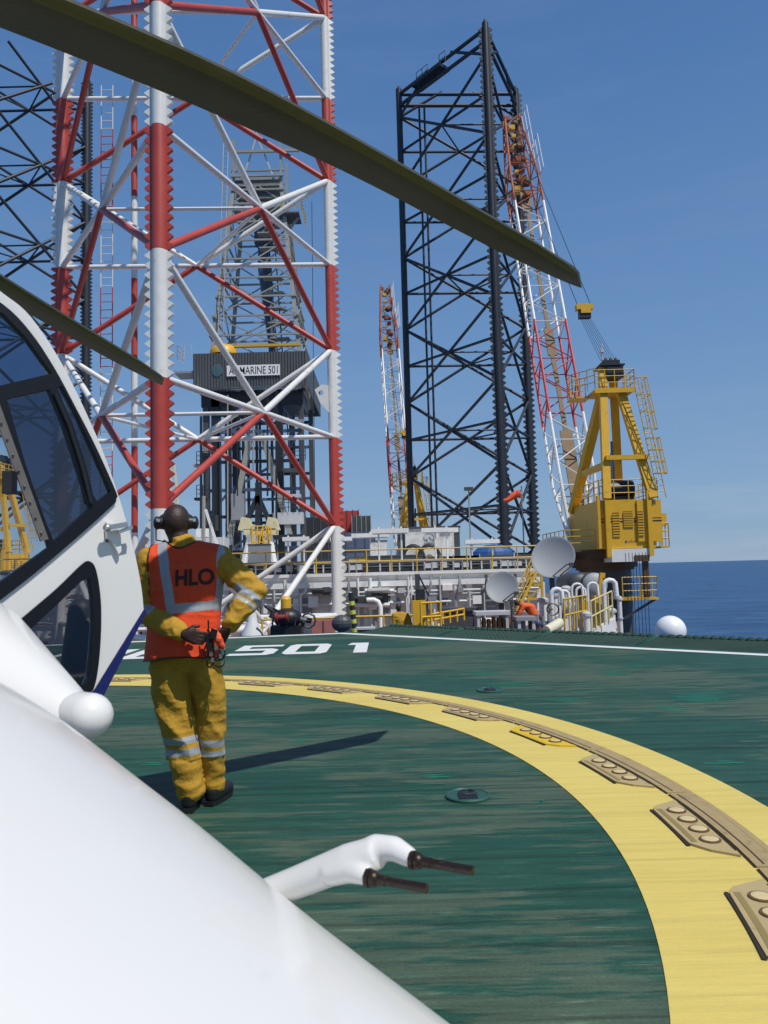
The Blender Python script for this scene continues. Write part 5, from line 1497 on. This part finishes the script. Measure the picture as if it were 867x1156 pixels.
# open cockpit door: outline on a vertical plane beside the nose
D0 = V3((-.98, 3.0, 1.2)); dn = V3((.66, -.75, .0)).normalized(); dth = .035
def D(px, py, off=0.0): return plane_hit(px, py, D0+dn*off, dn)
def smooth_poly(keys, N=5):
    K = len(keys); out = []
    for k in range(K-1):
        p0 = keys[max(0, k-1)]; p1 = keys[k]; p2 = keys[k+1]; p3 = keys[min(K-1, k+2)]
        for s in range(N):
            t = s/N
            out.append(tuple(.5*((2*b)+(-a+c)*t+(2*a-5*b+4*c-d)*t*t+(-a+3*b-3*c+d)*t**3) for a, b, c, d in zip(p0, p1, p2, p3)))
    out.append(keys[-1]); return out
edge = smooth_poly([(-120, 268), (-50, 298), (0, 334), (31, 360), (67, 414), (104, 491), (126, 549), (145, 612), (155, 660), (158, 688)], 5)
inner_low = [(158, 689), (99, 783), (40, 850), (-120, 880)]
UW = smooth_poly([(-110, 300), (-50, 318), (0, 347), (30, 377), (57, 417), (83, 465), (105, 508), (126, 555), (127, 564), (119, 575), (60, 627), (0, 675), (-110, 755)], 4)
LWn = smooth_poly([(-20, 735), (20, 699), (60, 665), (88, 638), (97, 634), (104, 643), (109, 672), (110, 704), (108, 740), (104, 768), (99, 779), (90, 781)], 4)+[(78, 780), (40, 790), (-20, 800)]
up_g = [(-100, 316), (-50, 332), (0, 357), (26, 384), (50, 417), (55, 424), (0, 437), (-100, 460)]
g_left = [(-100, 470), (-12, 455), (-2, 470), (22, 530), (44, 592), (52, 618), (0, 655), (-100, 730)]
g_mid = [(4, 452), (52, 442), (67, 478), (84, 530), (98, 574), (72, 598), (57, 612), (48, 590), (26, 528)]
g_right = [(60, 440), (66, 438), (80, 464), (101, 510), (121, 556), (106, 568), (101, 560), (92, 524), (78, 480)]
def ring_prism(name, outer, holes, off0, off1, m, parent):
    mb = MB(); mb.prism([D(*p, off0) for p in outer], dn*(off1-off0), 0, [[D(*p, off0) for p in h] for h in holes])
    return mb.build(name, m, parent)
door = ring_prism('cockpit_door', edge+inner_low[1:], [UW, LWn], -dth, 0, M['heliwhite'], heli)
ring_prism('window_frame', UW, [up_g, g_left, g_mid, g_right], -.028, .012, M['frameblack'], door)
low_g = [(-18, 752), (10, 728), (35, 706), (65, 678), (88, 656), (97, 653), (100, 672), (101, 704), (99, 738), (96, 764), (92, 772), (40, 782), (-18, 790)]
ring_prism('window_frame', LWn, [low_g], -.028, .012, M['frameblack'], door)
for nm, poly_, gm in (('window_pane', up_g, 'glasstint'), ('window_pane', g_left, 'glassclear'), ('window_pane', g_mid, 'glassdark'), ('window_pane', g_right, 'glassdark'), ('window_pane', low_g, 'glasssmoke')):
    mb = MB(); mb.prism([D(*p, -.012) for p in poly_], dn*.006); mb.build(nm, M[gm], door)
ring_prism('edge_stripe', [(158, 688), (160, 691), (113, 782), (85, 835), (60, 850), (70, 832), (99, 783)], [], -.04, .006, M['stripeblue'], door)
# riveted grey strip and inner seals on the window
mb = MB(); mb.beam(D(-8, 450, .02), D(50, 610, .02), .012, .028)
for i in range(9): mb.ell(D(-8, 450, .03).lerp(D(50, 610, .03), (i+.5)/9), .005, 8, 5)
mb.build('window_strip', mat('strip_taupe', (.14, .125, .115), .4, var=.3, scale=20), door)
mb = MB(); mb.poly([D(62, 444, .018), D(78, 480, .018), D(92, 524, .018), D(103, 568, .018)], .008, 8); mb.build('window_seal', M['rubber'], door)
mb = MB(); mb.box(D(10, 545, .05)-V3((.015, .02, .04)), D(10, 545, .05)+V3((.02, .02, .04))); mb.build('latch', M['rubber'], door)
# handle bracket near the free edge
mb = MB(); mb.prism([D(*p, .004) for p in ((118, 590), (128, 592), (134, 604), (135, 622), (132, 626), (125, 612), (119, 608))], dn*.02)
br = mb.build('handle_bracket', M['heliwhite'], door)
mb = MB(); mb.beam(D(121, 596, .05), D(143, 592, .05), .022, .020); mb.beam(D(133, 601, .045), D(149, 595, .05), .018, .014); mb.ell(D(121, 596, .05), .016, 12, 8); mb.tube(D(123, 597, .0), D(123, 597, .06), .008, n=8); mb.build('door_handle', M['steel'], door, True)
mb = MB()
for p in ((124, 603), (121, 610)): mb.ell(D(*p, .005), (.006, .006, .009), 8, 5)
mb.build('bolt_head', M['dgrey'], door)
# seat back silhouette seen through the lower pane lies on the body side
mb = hull_obj([[(P(92, 690, 3.22), .055), (P(86, 775, 3.22), .075)], [(P(98, 705, 3.22), .05), (P(94, 770, 3.2), .06)]], 'x', None, None, vox=1)
mb.build('door_pouch', M['dgrey'], door, True)
# hinge arms from door to the body
for z in (.75, 1.25):
    mb = MB(); mb.tube(V3((-2.05, 1.75, z)), V3((-1.95, 2.1, z)), .02, n=8); mb.build('hinge', M['steel'], door)
# rotor
HUB = V3((-3.493, .775, 3.50))
mb = MB(); mb.tube(V3((HUB.x, HUB.y, 2.9)), HUB+V3((0, 0, .25)), .12, n=16); mb.lathe([(.0, -.12), (.38, -.12), (.42, 0), (.38, .12), (.0, .16)], HUB, 24); mb.build('rotor_hub', M['dgrey'], heli, True)
TW = [(0, 12), (.45, 10), (.55, 5), (.62, 6.5), (.71, 11), (.8, 9), (.9, 8), (1, 13)]
DR = [(0, 0), (.2, .03), (.434, .098), (.53, .150), (.61, .149), (.71, .131), (.84, .066), (1, 0)]
def tab(T_, f):
    for (f0, t0), (f1, t1) in zip(T_, T_[1:]):
        if f0 <= f <= f1: return t0+(t1-t0)*(f-f0)/(f1-f0)
    return T_[-1][1]
def blade(tip, droop=1.0):
    tip = V3(tip); d = (tip-HUB); dh = V3((d.x, d.y, 0)).normalized(); sd = V3((-dh.y, dh.x, 0))
    prof = [(-.5, .0), (-.46, .45), (-.30, .75), (.05, .62), (.5, .06), (.5, -.06), (.0, -.32), (-.35, -.45), (-.48, -.25)]
    mb = MB(); vs = []; fs = []; n = len(prof)
    FS = [k/30 for k in range(30)]+[.978, .988, .995, 1.0]
    for f in FS:
        c = HUB.lerp(tip, f)+V3((0, 0, droop*sum(tab(DR, min(1, max(0, f+q))) for q in (-.05, 0, .05))/3))
        cc = .38-.12*max(0, (f-.45)/.55); th = .045
        if f < .12: cc = .12+(cc-.12)*max(0, (f-.04)/.08); th = .06
        if f > .97: g = (f-.97)/.03; cc *= 1-.15*g*g; th *= 1-.3*g*g
        tw = radians(sum(tab(TW, min(1, max(0, f+q))) for q in (-.04, 0, .04))/3)
        ca, sa = cos(tw), sin(tw)
        for (u, v) in prof:
            x = u*cc; z = v*th
            vs.append(c+sd*(x*ca-z*sa)+V3((0, 0, x*sa+z*ca))+dh*(.36*u*max(0, (f-.90)/.10)))
    mi = []; K = len(FS)-1
    for k in range(K):
        for i in range(n):
            j = (i+1) % n
            fs.append((k*n+i, (k+1)*n+i, (k+1)*n+j, k*n+j)); mi.append(1 if i in (3, 4, 7, 8) else 0)
    fs.append(tuple(range(n))); fs.append(tuple(range(K*n, K*n+n))[::-1]); mi += [0, 0]
    mb.add(vs, fs); mb.m = mi
    return mb.build('rotor_blade', [M['bladegreen'], M['bladeedge']], heli, True, angle=50)
blade(P(655, 318, 5.05)); blade(P(184, 432, 7.1), .3)
for ang in (150, 215, 285): blade(HUB+V3((6.5*cos(radians(ang)), 6.5*sin(radians(ang)), -.4)))

# ------------------------------------------------------------------ people
def wrinkle(mb, amp, freq, seed, bands=()):
    for i, v in enumerate(mb.v):
        q = v*freq+V3((seed, seed*.7, 0))
        a = noise.noise(V3((q.x, q.y, q.z*1.6)))
        b = 1-abs(noise.noise(V3((q.x*.7+3, q.y*.7, q.z*2.3))))*2
        mb.v[i] = v+mb.n[i]*(amp*(a*.6+b*.5))
def hand(wrist, dirv, up, side, r=.0095, curl=.9):
    """returns sphere-chain groups for a hand with five bent fingers"""
    d = V3(dirv).normalized(); u = V3(up).normalized(); u = (u-d*u.dot(d)).normalized(); s = d.cross(u)*side
    w_ = V3(wrist); G_ = []
    palm = w_+d*.085
    G_.append([(w_, .026), (w_+d*.03+s*.02, .018), (w_+d*.03-s*.02, .018), (palm+s*.033, .014), (palm-s*.03, .014)])
    for k, (off, ln) in enumerate(((-.031, .066), (-.010, .076), (.012, .072), (.033, .056))):
        p0 = palm+s*off; a = 0; prev = p0; dd = d.copy()
        for j, fl in enumerate((.45, .32, .25)):
            a += curl*(.45 if j == 0 else .6)
            dd = d*cos(a)-u*sin(a)
            q = prev+dd*(ln*fl)
            G_.append([(prev, r*(1-.08*j)), (q, r*(.94-.08*j))]); prev = q
    b0 = w_+d*.03-s*.03; b1 = b0+(d*.6-s*.7-u*.2).normalized()*.035; b2 = b1+(d*.9-s*.2-u*.4).normalized()*.028
    G_.append([(b0, .014), (b1, .012)]); G_.append([(b1, .0115), (b2, .0095)])
    return G_
def J(px, py, dy=0.0): return P(px, py, 4.62+dy)
man = thing('person', 'man seen from behind in yellow coveralls and orange vest reading HLO, hands at his back', 'person', (-1.14, 4.66, 0))
Lsh, Rsh = J(171, 634), J(248, 633)
Lel, Rel = J(166, 690, -.02), J(287, 667, -.02)
Lwr, Rwr = J(204, 714, -.21), J(259, 706, -.13)
Lhip, Rhip = J(192, 744), J(228, 744)
Lkn, Rkn = J(203, 826), J(239, 826, .06)
Lan = V3((J(215, 896).x, 4.62, .12)); Ran = V3((J(241, 890, .12).x, 4.74, .12))
hc = J(199, 588, .02)
fwd = V3((-.28, .94, -.12)).normalized(); rt = V3((.94, .28, 0)).normalized(); upv = V3((0, 0, 1))
body = []
body.append([(hc, (.084, .097, .104)), (hc+fwd*.03+upv*.01, (.08, .085, .09))])
body.append([(hc+fwd*.03-upv*.03, .075), (hc+fwd*.055-upv*.10, .045), (hc-upv*.05, .07)])
body.append([(hc+fwd*.11-upv*.03, .016), (hc+fwd*.095+upv*.005, .010)])              # nose
body.append([(hc+fwd*.10-upv*.075+rt*.018, .012), (hc+fwd*.10-upv*.075-rt*.018, .012)])  # mouth
for s in (-1, 1):
    body.append([(hc+fwd*.085+rt*(s*.03)+upv*.018, .016), (hc+fwd*.08+rt*(s*.055)+upv*.016, .012)])  # brow
    body.append([(hc+rt*(s*.086)-upv*.005, (.012, .022, .032)), (hc+rt*(s*.09)-upv*.025-fwd*.005, .012)])  # ears
nk = J(207, 622, .01)
body.append([(hc-upv*.06-fwd*.005, .062), (nk, .066)])
body.append([(nk, .06), (Lsh.lerp(Rsh, .25), .05), (Lsh.lerp(Rsh, .75), .05), (J(210, 665), .11)])
body.append([(J(210, 665), .11), (J(209, 735), .11)])
for sh, el, wr in ((Lsh, Lel, Lwr), (Rsh, Rel, Rwr)):
    body.append([(sh, .05), (el, .042)]); body.append([(el, .042), (wr, .030)])
    body.append([(sh, .05), (nk.lerp(sh, .4), .05)])
for h_, k_, a_ in ((Lhip, Lkn, Lan), (Rhip, Rkn, Ran)):
    body.append([(h_, .075), (k_, .06)]); body.append([(k_, .058), (a_, .042)])
    body.append([(h_, .08), (J(209, 735), .1)]); body.append([(a_, .04), (a_+V3((.02, .1, -.07)), .035)])
dL = (Lwr-Lel).normalized(); dR = (Rwr-Rel).normalized()
body += hand(Lwr+dL*.02, dL*.5+V3((.85, .0, -.1)), V3((0, -1, .1)), 1)
body += hand(Rwr+dR*.02, V3((-.6, .1, -.75)), V3((.5, -.8, -.2)), -1)
remesh(hull_obj(body, 'x', None, None, vox=1), .006, 3).build('body', M['skin'], man, True, angle=89)
# coverall
cov = []
cov.append([(J(210, 648), (.21, .12, .10)), (J(209, 690), (.185, .125, .1))])
cov.append([(J(209, 690), (.185, .125, .1)), (J(209, 738), (.20, .135, .10))])
cov.append([(Lsh, .082), (Rsh, .082), (nk-upv*.015, .085), (J(210, 650), (.2, .11, .08))])
cov.append([(nk-upv*.02, .086), (nk+upv*.030-fwd*.005, .078)])
cov.append([(Lsh, .085), (J(168, 665), .080)]); cov.append([(J(168, 665), .080), (Lel, .074)])
cov.append([(Lel, .074), (Lel.lerp(Lwr, .5), .066)]); cov.append([(Lel.lerp(Lwr, .5), .066), (Lwr-dL*.02, .050)])
cov.append([(Rsh, .084), (Rsh.lerp(Rel, .5), .074)]); cov.append([(Rsh.lerp(Rel, .5), .074), (Rel, .071)])
cov.append([(Rel, .070), (Rel.lerp(Rwr, .5), .066)]); cov.append([(Rel.lerp(Rwr, .5), .066), (Rwr-dR*.02, .050)])
cov.append([(Lhip, .118), (J(195, 785), .108)]); cov.append([(J(195, 785), .108), (Lkn, .098)]); cov.append([(Lkn, .097), (Lan, .082)])
cov.append([(Rhip, .108), (J(236, 785, .03), .092)]); cov.append([(J(236, 785, .03), .092), (Rkn, .080)]); cov.append([(Rkn, .080), (Ran, .068)])
cov.append([(Lhip, .116), (Rhip, .108), (J(209, 725), (.19, .135, .08))])
cm = remesh(hull_obj(cov, 'x', None, None, vox=1), .007, 3)
wrinkle(cm, .009, 8, 3.1)
cm.n = cm.n; 
for i, v in enumerate(cm.v):                      # soft long folds and crushed cuffs
    if v.z < .3: cm.v[i] = v+cm.n[i]*(.0035*sin(v.z*45+8*noise.noise(v*5)))
    elif v.z < .85: cm.v[i] = v+cm.n[i]*(.013*(1-abs(noise.noise(V3((v.x*9+v.z*5, v.y*8, v.z*4+2))))*2.6))
    elif v.z > 1.0:
        k_ = 1-abs(noise.noise(V3((v.x*13+v.z*9, v.y*10, v.z*15-v.x*8))))*2.6
        cm.v[i] = v+cm.n[i]*(.0085*k_)
    if cm.v[i].z < .05: cm.v[i].z = .05
def seg_t(v, a, b):
    d = b-a; t = (v-a).dot(d)/d.dot(d); return t, (v-(a+d*t)).length
cov_mi = []
Lb = (J(165, 690, -.02)-J(168, 665)).normalized()
for f in cm.f:
    c = sum((cm.v[i] for i in f), V3())/len(f)
    mi = 0
    for (k_, a_, r_) in ((Lkn, Lan, .17), (Rkn, Ran, .15)):
        t, dd = seg_t(c, k_, a_)
        tt = (c-k_).dot((a_-k_).normalized())
        tl = tt - (.12*(c.x-k_.x))
        o_ = (Rkn, Ran) if k_ is Lkn else (Lkn, Lan)
        if dd < r_ and dd < seg_t(c, *o_)[1] and (.02 < tl < .062 or .088 < tl < .128): mi = 1
    t, dd = seg_t(c, Rel, Rwr); tt = t*(Rwr-Rel).length
    if dd < .12 and t > 0 and (.03 < tt < .075 or .09 < tt < .115): mi = 1
    t, dd = seg_t(c, Lsh, Lel)
    if dd < .13 and .88 < t < 1.06 and c.y < 4.75: mi = 1
    cov_mi.append(mi)
cm.m = cov_mi
cm.build('coverall', [M['cover'], M['reflect']], man, True, angle=89)
# vest
vg = []
infl = .022
vg.append([(J(210, 648), (.212+infl, .125+infl, .11)), (J(209, 690), (.19+infl, .13+infl, .10))])
vg.append([(J(209, 690), (.19+infl, .13+infl, .10)), (J(206, 745), (.225, .155+infl, .05))])
vg.append([(Lsh+V3((.03, 0, .0)), .082+infl*.8), (Rsh+V3((-.03, 0, 0)), .082+infl*.8), (nk-upv*.025, .09+infl*.5), (J(210, 650), (.2+infl, .11+infl, .08))])
vm = remesh(hull_obj(vg, 'x', None, None, vox=1), .0045, 6)
wrinkle(vm, .006, 8, 9.7)
zlo = J(206, 742).z
keep = []
def side_px(v):          # position on the man's back in photograph-like units (metres from his centre)
    return (v.x-(-1.215)), v.z
for f in vm.f:
    c = sum((vm.v[i] for i in f), V3())/len(f)
    ok = c.z > zlo+.02*sin(c.x*9)
    nd = hypot(c.x-nk.x, c.y-nk.y-.01)
    if nd < .105 and c.z > nk.z-.06: ok = False
    for sh, s in ((Lsh, -1), (Rsh, 1)):
        lat = (c.x-sh.x)*s
        if c.z > sh.z-.30:
            lim = .028 if c.z > sh.z-.02 else .028+.02*((sh.z-c.z)/.3)
            lim += -.040 if s < 0 else .030
            if lat > lim-(.012 if c.z < sh.z-.1 else 0): ok = False
    if ok: keep.append(f)
def lerp_tab(tab, z):
    for (z1, x1), (z2, x2) in zip(tab, tab[1:]):
        if (z1 >= z >= z2): return x1+(x2-x1)*(z1-z)/(z1-z2)
    return None
def jx(px, py): return J(px, py, -.14).x
def jz(px, py): return J(px, py, -.14).z
LT = [(jz(180, 610), jx(178, 610)), (jz(181, 630), jx(182.5, 630)), (jz(186, 660), jx(189, 660)), (jz(190, 690), jx(194, 690))]
RTb = [(jz(250, 610), jx(249, 610)), (jz(249, 630), jx(248, 630)), (jz(246, 660), jx(246.5, 660)), (jz(243, 690), jx(244, 690))]
hz = jz(215, 686)
hw = .030
vmi = []
BORD = []
for f in keep:
    c = sum((vm.v[i] for i in f), V3())/len(f); mi = 0
    a = lerp_tab(LT, c.z); b = lerp_tab(RTb, c.z)
    if a is not None and abs(c.x-a) < hw: mi = 1
    if b is not None and abs(c.x-b) < hw: mi = 1
    if abs(c.z-(hz+.06*(c.x+1.2))) < .028 and c.x > LT[-1][1]-.03: mi = 1
    if abs(c.z-(hz+.06*(c.x+1.2))) < .028 and c.x <= LT[-1][1]-.03 and c.y > 4.6: mi = 1
    vmi.append(mi)
used = sorted({i for f in keep for i in f}); remap = {o: n for n, o in enumerate(used)}
vest = MB(); vest.add([vm.v[i]+vm.n[i]*.004 for i in used], [tuple(remap[i] for i in f) for f in keep]); vest.m = vmi
vo = vest.build('vest', [M['hivis'], M['reflect']], man, True, angle=89)
sm = vo.modifiers.new('thickness', 'SOLIDIFY'); sm.thickness = .005; sm.offset = -1
# dark piping on the open edges of the vest
ec = {}
for f in vest.f:
    for i in range(len(f)):
        e = tuple(sorted((f[i], f[(i+1) % len(f)]))); ec[e] = ec.get(e, 0)+1
pipe = MB()
adj = {}
for e, n_ in ec.items():
    if n_ == 1:
        adj.setdefault(e[0], []).append(e[1]); adj.setdefault(e[1], []).append(e[0])
seen = set()
for s0 in list(adj):
    if s0 in seen: continue
    loop = [s0]; seen.add(s0); cur = s0
    while True:
        nx = [x for x in adj[cur] if x not in seen]
        if not nx: break
        cur = nx[0]; seen.add(cur); loop.append(cur)
    if len(loop) < 20: continue
    pts = [vest.v[i] for i in loop]
    for _ in range(6): pts = [(pts[i-1]+pts[i]*2+pts[(i+1) % len(pts)])/4 for i in range(len(pts))]
    pipe.poly(pts[::3], .005, 5, closed=True)
pipe.build('vest_piping', M['rubber'], vo, True)
# HLO printed on the back
bvh = BVHTree.FromPolygons(vest.v, vest.f)
vs, fs = text_mesh('HLO', 1.0, .034)
tb = bmesh.new(); tv = [tb.verts.new(v) for v in vs]
for f in fs: tb.faces.new([tv[i] for i in f])
bmesh.ops.triangulate(tb, faces=tb.faces[:])
for _ in range(4):
    bmesh.ops.subdivide_edges(tb, edges=[e for e in tb.edges if e.calc_length() > .06], cuts=1)
    bmesh.ops.triangulate(tb, faces=tb.faces[:])
xs = [v.co.x for v in tb.verts]; ys = [v.co.y for v in tb.verts]
x0, x1 = min(xs), max(xs); y0_, y1_ = min(ys), max(ys)
tb.verts.index_update()
cA, cB = J(198, 652.5, -.15), J(239.5, 650.5, -.15); th_ = J(219, 642, -.15).z-J(219, 661, -.15).z
out = []
for v in tb.verts:
    u = (v.co.x-x0)/(x1-x0); w_ = (v.co.y-y0_)/(y1_-y0_)-.5
    q = cA.lerp(cB, u); q = V3((q.x, 4.0, q.z+w_*th_))
    hit = bvh.ray_cast(q, V3((0, 1, 0)))
    out.append((hit[0]+V3((0, -.0035, 0))) if hit[0] else V3((q.x, 4.46, q.z)))
mb = MB(); mb.add(out, [tuple(v.index for v in f.verts) for f in tb.faces]); tb.free()
mb.build('back_print', M['print'], vo)
# headset
for s in (-1, 1):
    mb = MB(); c = hc+rt*(s*.096)-upv*.012
    mb.tube(c-rt*(s*.022), c+rt*(s*.018), .040, .037, n=20); mb.ell(c+rt*(s*.018), (.02, .036, .042), 16, 10)
    mb.tube(c-rt*(s*.028), c-rt*(s*.018), .043, n=18)
    (mb.build('ear_cup', M['rubber'], man, True))
hs = man
mb = MB(); mb.poly([hc+rt*(.105*cos(a))+(fwd*.80+upv*.60)*(.118*sin(a)) for a in [pi*i/16 for i in range(17)]], .008, 8); mb.build('headband', M['rubber'], hs, True)
mb = MB(); cl = hc-rt*.12-upv*.02; mb.poly([cl, cl-upv*.05+fwd*.02, cl-upv*.085+fwd*.07, cl+rt*.05-upv*.09+fwd*.11], .004, 6); mb.ell(cl+rt*.05-upv*.09+fwd*.11, .012, 8, 6); mb.build('microphone', M['rubber'], hs, True)
for s in (-1, 1):
    mb = MB(); c = hc+rt*(s*.106)-upv*.004-fwd*.034; mb.tube(c, c-fwd*.008, .011, n=14); mb.build('cup_badge', M['steel'], hs, True)
# boots
for a_, sgn in ((Lan, -1), (Ran, 1)):
    hx = a_+V3((0, -.03, 0)); hx.z = .06
    fw_ = V3((.22, .95, 0)) if sgn > 0 else V3((-.1, .98, 0))
    mb = hull_obj([[(hx, (.048, .048, .055)), (hx+fw_*.12, (.05, .05, .05)), (hx+fw_*.2-upv*.01, (.048, .05, .045))], [(hx+upv*.02, .05), (hx+upv*.09+fw_*.03, .052)]], 'x', None, None, vox=1)
    for i, v in enumerate(mb.v):
        if v.z < .024: mb.v[i].z = .024
    bo = remesh(mb, .008, 2).build('boot', M['boot'], man, True, angle=70)
    mb = MB(); sole = []
    for (f_, s_) in ((-.055, -.028), (-.055, .028), (.05, .048), (.17, .052), (.245, .03), (.245, -.03), (.17, -.052), (.05, -.048)):
        sd_ = V3((fw_.y, -fw_.x, 0)); q = V3((hx.x, hx.y, .0))+fw_*f_+sd_*s_; sole.append(V3((q.x, q.y, .003)))
    mb.prism(sole, (0, 0, .026)); mb.build('sole', M['rubber'], bo)
# orange gloves, handset and cords hanging at his right hip
g0 = J(246, 722, -.18)
t = thing('glove_bundle', 'orange gloves with black radio and looped cords hanging at the man\'s right hip', 'gloves', g0)
mb = hull_obj([[(J(242, 714, -.19), .022), (J(247, 722, -.20), .024)], [(J(247, 722, -.2), .022), (J(251, 730, -.19), .014)], [(J(243, 724, -.20), .018), (J(241, 733, -.19), .012)], [(J(236, 711, -.19), .012), (J(243, 718, -.2), .014)]], 'x', None, None, vox=1)
gm = remesh(mb, .0045, 2); wrinkle(gm, .006, 26, 1.3); gm.build('glove', M['glovegrip'], t, True, angle=89)
mb = MB(); mb.prism([J(233, 716, -.20), J(239, 715, -.20), J(241, 733, -.20), J(235, 735, -.20)], (0, -.03, 0)); mb.prism([J(239, 709, -.22), J(246, 711, -.22), J(244, 722, -.22), J(238, 720, -.22)], (0, -.02, 0)); mb.tube(J(236, 716, -.21), J(235, 700, -.21), .005, n=6); mb.build('handset', M['rubber'], t)
mb = MB()
for cxp, cyp, ra, rb_, tw in ((238, 744, 4, 9, .2), (247, 745, 7, 8, -.3), (243, 739, 9, 6, .5), (250, 737, 4, 8, .1), (236, 733, 5, 9, .4)):
    pts = []
    for i in range(18):
        a = 2*pi*i/18; x = ra*cos(a); y = rb_*sin(a)
        pts.append(J(cxp+x*cos(tw)-y*sin(tw), cyp+x*sin(tw)+y*cos(tw), -.2+.012*sin(2*a+cxp)))
    mb.poly(pts, .0042, 6, closed=True)
mb.build('cord', M['rubber'], t, True)
mb = MB()
for p in ((238, 738), (240, 745), (249, 741), (236, 729), (244, 731)): mb.box(J(*p, -.215)-V3((.008, .006, .012)), J(*p, -.215)+V3((.008, .006, .012)))
mb.build('clip', M['steel'], t)

def small_person(label, base, joints, suit, skin=M['skin'], helmet=None):
    t = thing('person', label, 'person', base)
    B = V3(base); j = {k: B+V3(v) for k, v in joints.items()}
    b_ = [[(j['head'], (.085, .095, .115))], [(j['head']+V3((0, -.0, -.05)), .06), (j['neck'], .06)], [(j['head']+V3((.0, .09, -.02)), .018), (j['head'], .05)],
          [(j['neck'], .06), (j['hip'], .10)]]
    s_ = [[(j['lsh'], .085), (j['rsh'], .085), (j['neck']-V3((0, 0, .03)), .08), (j['chest'], (.19, .14, .12))], [(j['chest'], (.19, .14, .12)), (j['hip'], (.18, .14, .12))]]
    for s in 'lr':
        b_ += [[(j[s+'sh'], .05), (j[s+'el'], .042)], [(j[s+'el'], .042), (j[s+'wr'], .03)], [(j['hip'], .09), (j[s+'kn'], .06)], [(j[s+'kn'], .055), (j[s+'an'], .04)], [(j[s+'an'], .04), (j[s+'an']+V3((0, .14, -.05)), .035)], [(j['neck'], .055), (j[s+'sh'], .05)]]
        dd = (j[s+'wr']-j[s+'el']).normalized()
        b_ += hand(j[s+'wr'], dd, V3((0, -1, .3)), 1 if s == 'r' else -1)
        s_ += [[(j[s+'sh'], .085), (j[s+'el'], .07)], [(j[s+'el'], .07), (j[s+'wr'], .05)], [(j['hip']+V3((.09 if s == 'r' else -.09, 0, -.04)), .12), (j[s+'kn'], .09)], [(j[s+'kn'], .09), (j[s+'an'], .075)]]
    remesh(hull_obj(b_, 'x', None, None, vox=1), .010, 2).build('body', skin, t, True, angle=89)
    c_ = remesh(hull_obj(s_, 'x', None, None, vox=1), .014, 2); wrinkle(c_, .009, 9, 5.0); c_.build('coverall', suit, t, True, angle=89)
    if helmet:
        mb = MB(); mb.ell(j['head']+V3((0, 0, .04)), (.12, .14, .10), 16, 8); mb.build('hard_hat', helmet, t, True)
    return t
h = P(450, 697, 22.4)
t = thing('access_platform', 'low grating step under the man in dull yellow coveralls', 'platform', (h.x, 22.4, DZ))
mb = MB(); mb.box((h.x-.6, 21.9, DZ+.32), (h.x+.6, 23.0, DZ+.38)); mb.build('grating', M['galv'], t)
for sx_ in (-.5, .5):
    for yy in (22.0, 22.85):
        mb = MB(); mb.box((h.x+sx_-.04, yy-.04, DZ), (h.x+sx_+.04, yy+.04, DZ+.317)); mb.build('leg', M['galv'], t)
small_person('dark-headed man in dull yellow coveralls standing below the helideck edge', (h.x, 22.4, DZ+.38),
   {'head': (0, 0, 1.60+.0), 'neck': (.03, 0, 1.44), 'lsh': (-.12, -.05, 1.36), 'rsh': (.24, .05, 1.34), 'chest': (.06, 0, 1.2), 'hip': (.06, 0, .95), 'lel': (-.16, -.05, 1.06), 'rel': (.34, .0, 1.04), 'lwr': (-.14, .15, .85), 'rwr': (.28, .2, .86), 'lkn': (-.03, 0, .5), 'rkn': (.15, 0, .5), 'lan': (-.03, 0, .1), 'ran': (.16, 0, .1)}, M['cover'])
h = P(599, 690, 27.5)
small_person('man in an orange top bending over beside the blue-grey cabinet', (h.x, 27.5, DZ),
   {'head': (-.50, .05, 1.78), 'neck': (-.34, .02, 1.74), 'lsh': (-.26, -.12, 1.66), 'rsh': (-.26, .16, 1.66), 'chest': (-.02, 0, 1.62), 'hip': (.18, 0, 1.2), 'lel': (-.42, -.14, 1.38), 'rel': (-.4, .2, 1.38), 'lwr': (-.55, -.08, 1.2), 'rwr': (-.55, .15, 1.2), 'lkn': (.1, -.08, .6), 'rkn': (.16, .1, .6), 'lan': (.16, -.08, .1), 'ran': (.2, .1, .1)}, M['orangevest'])
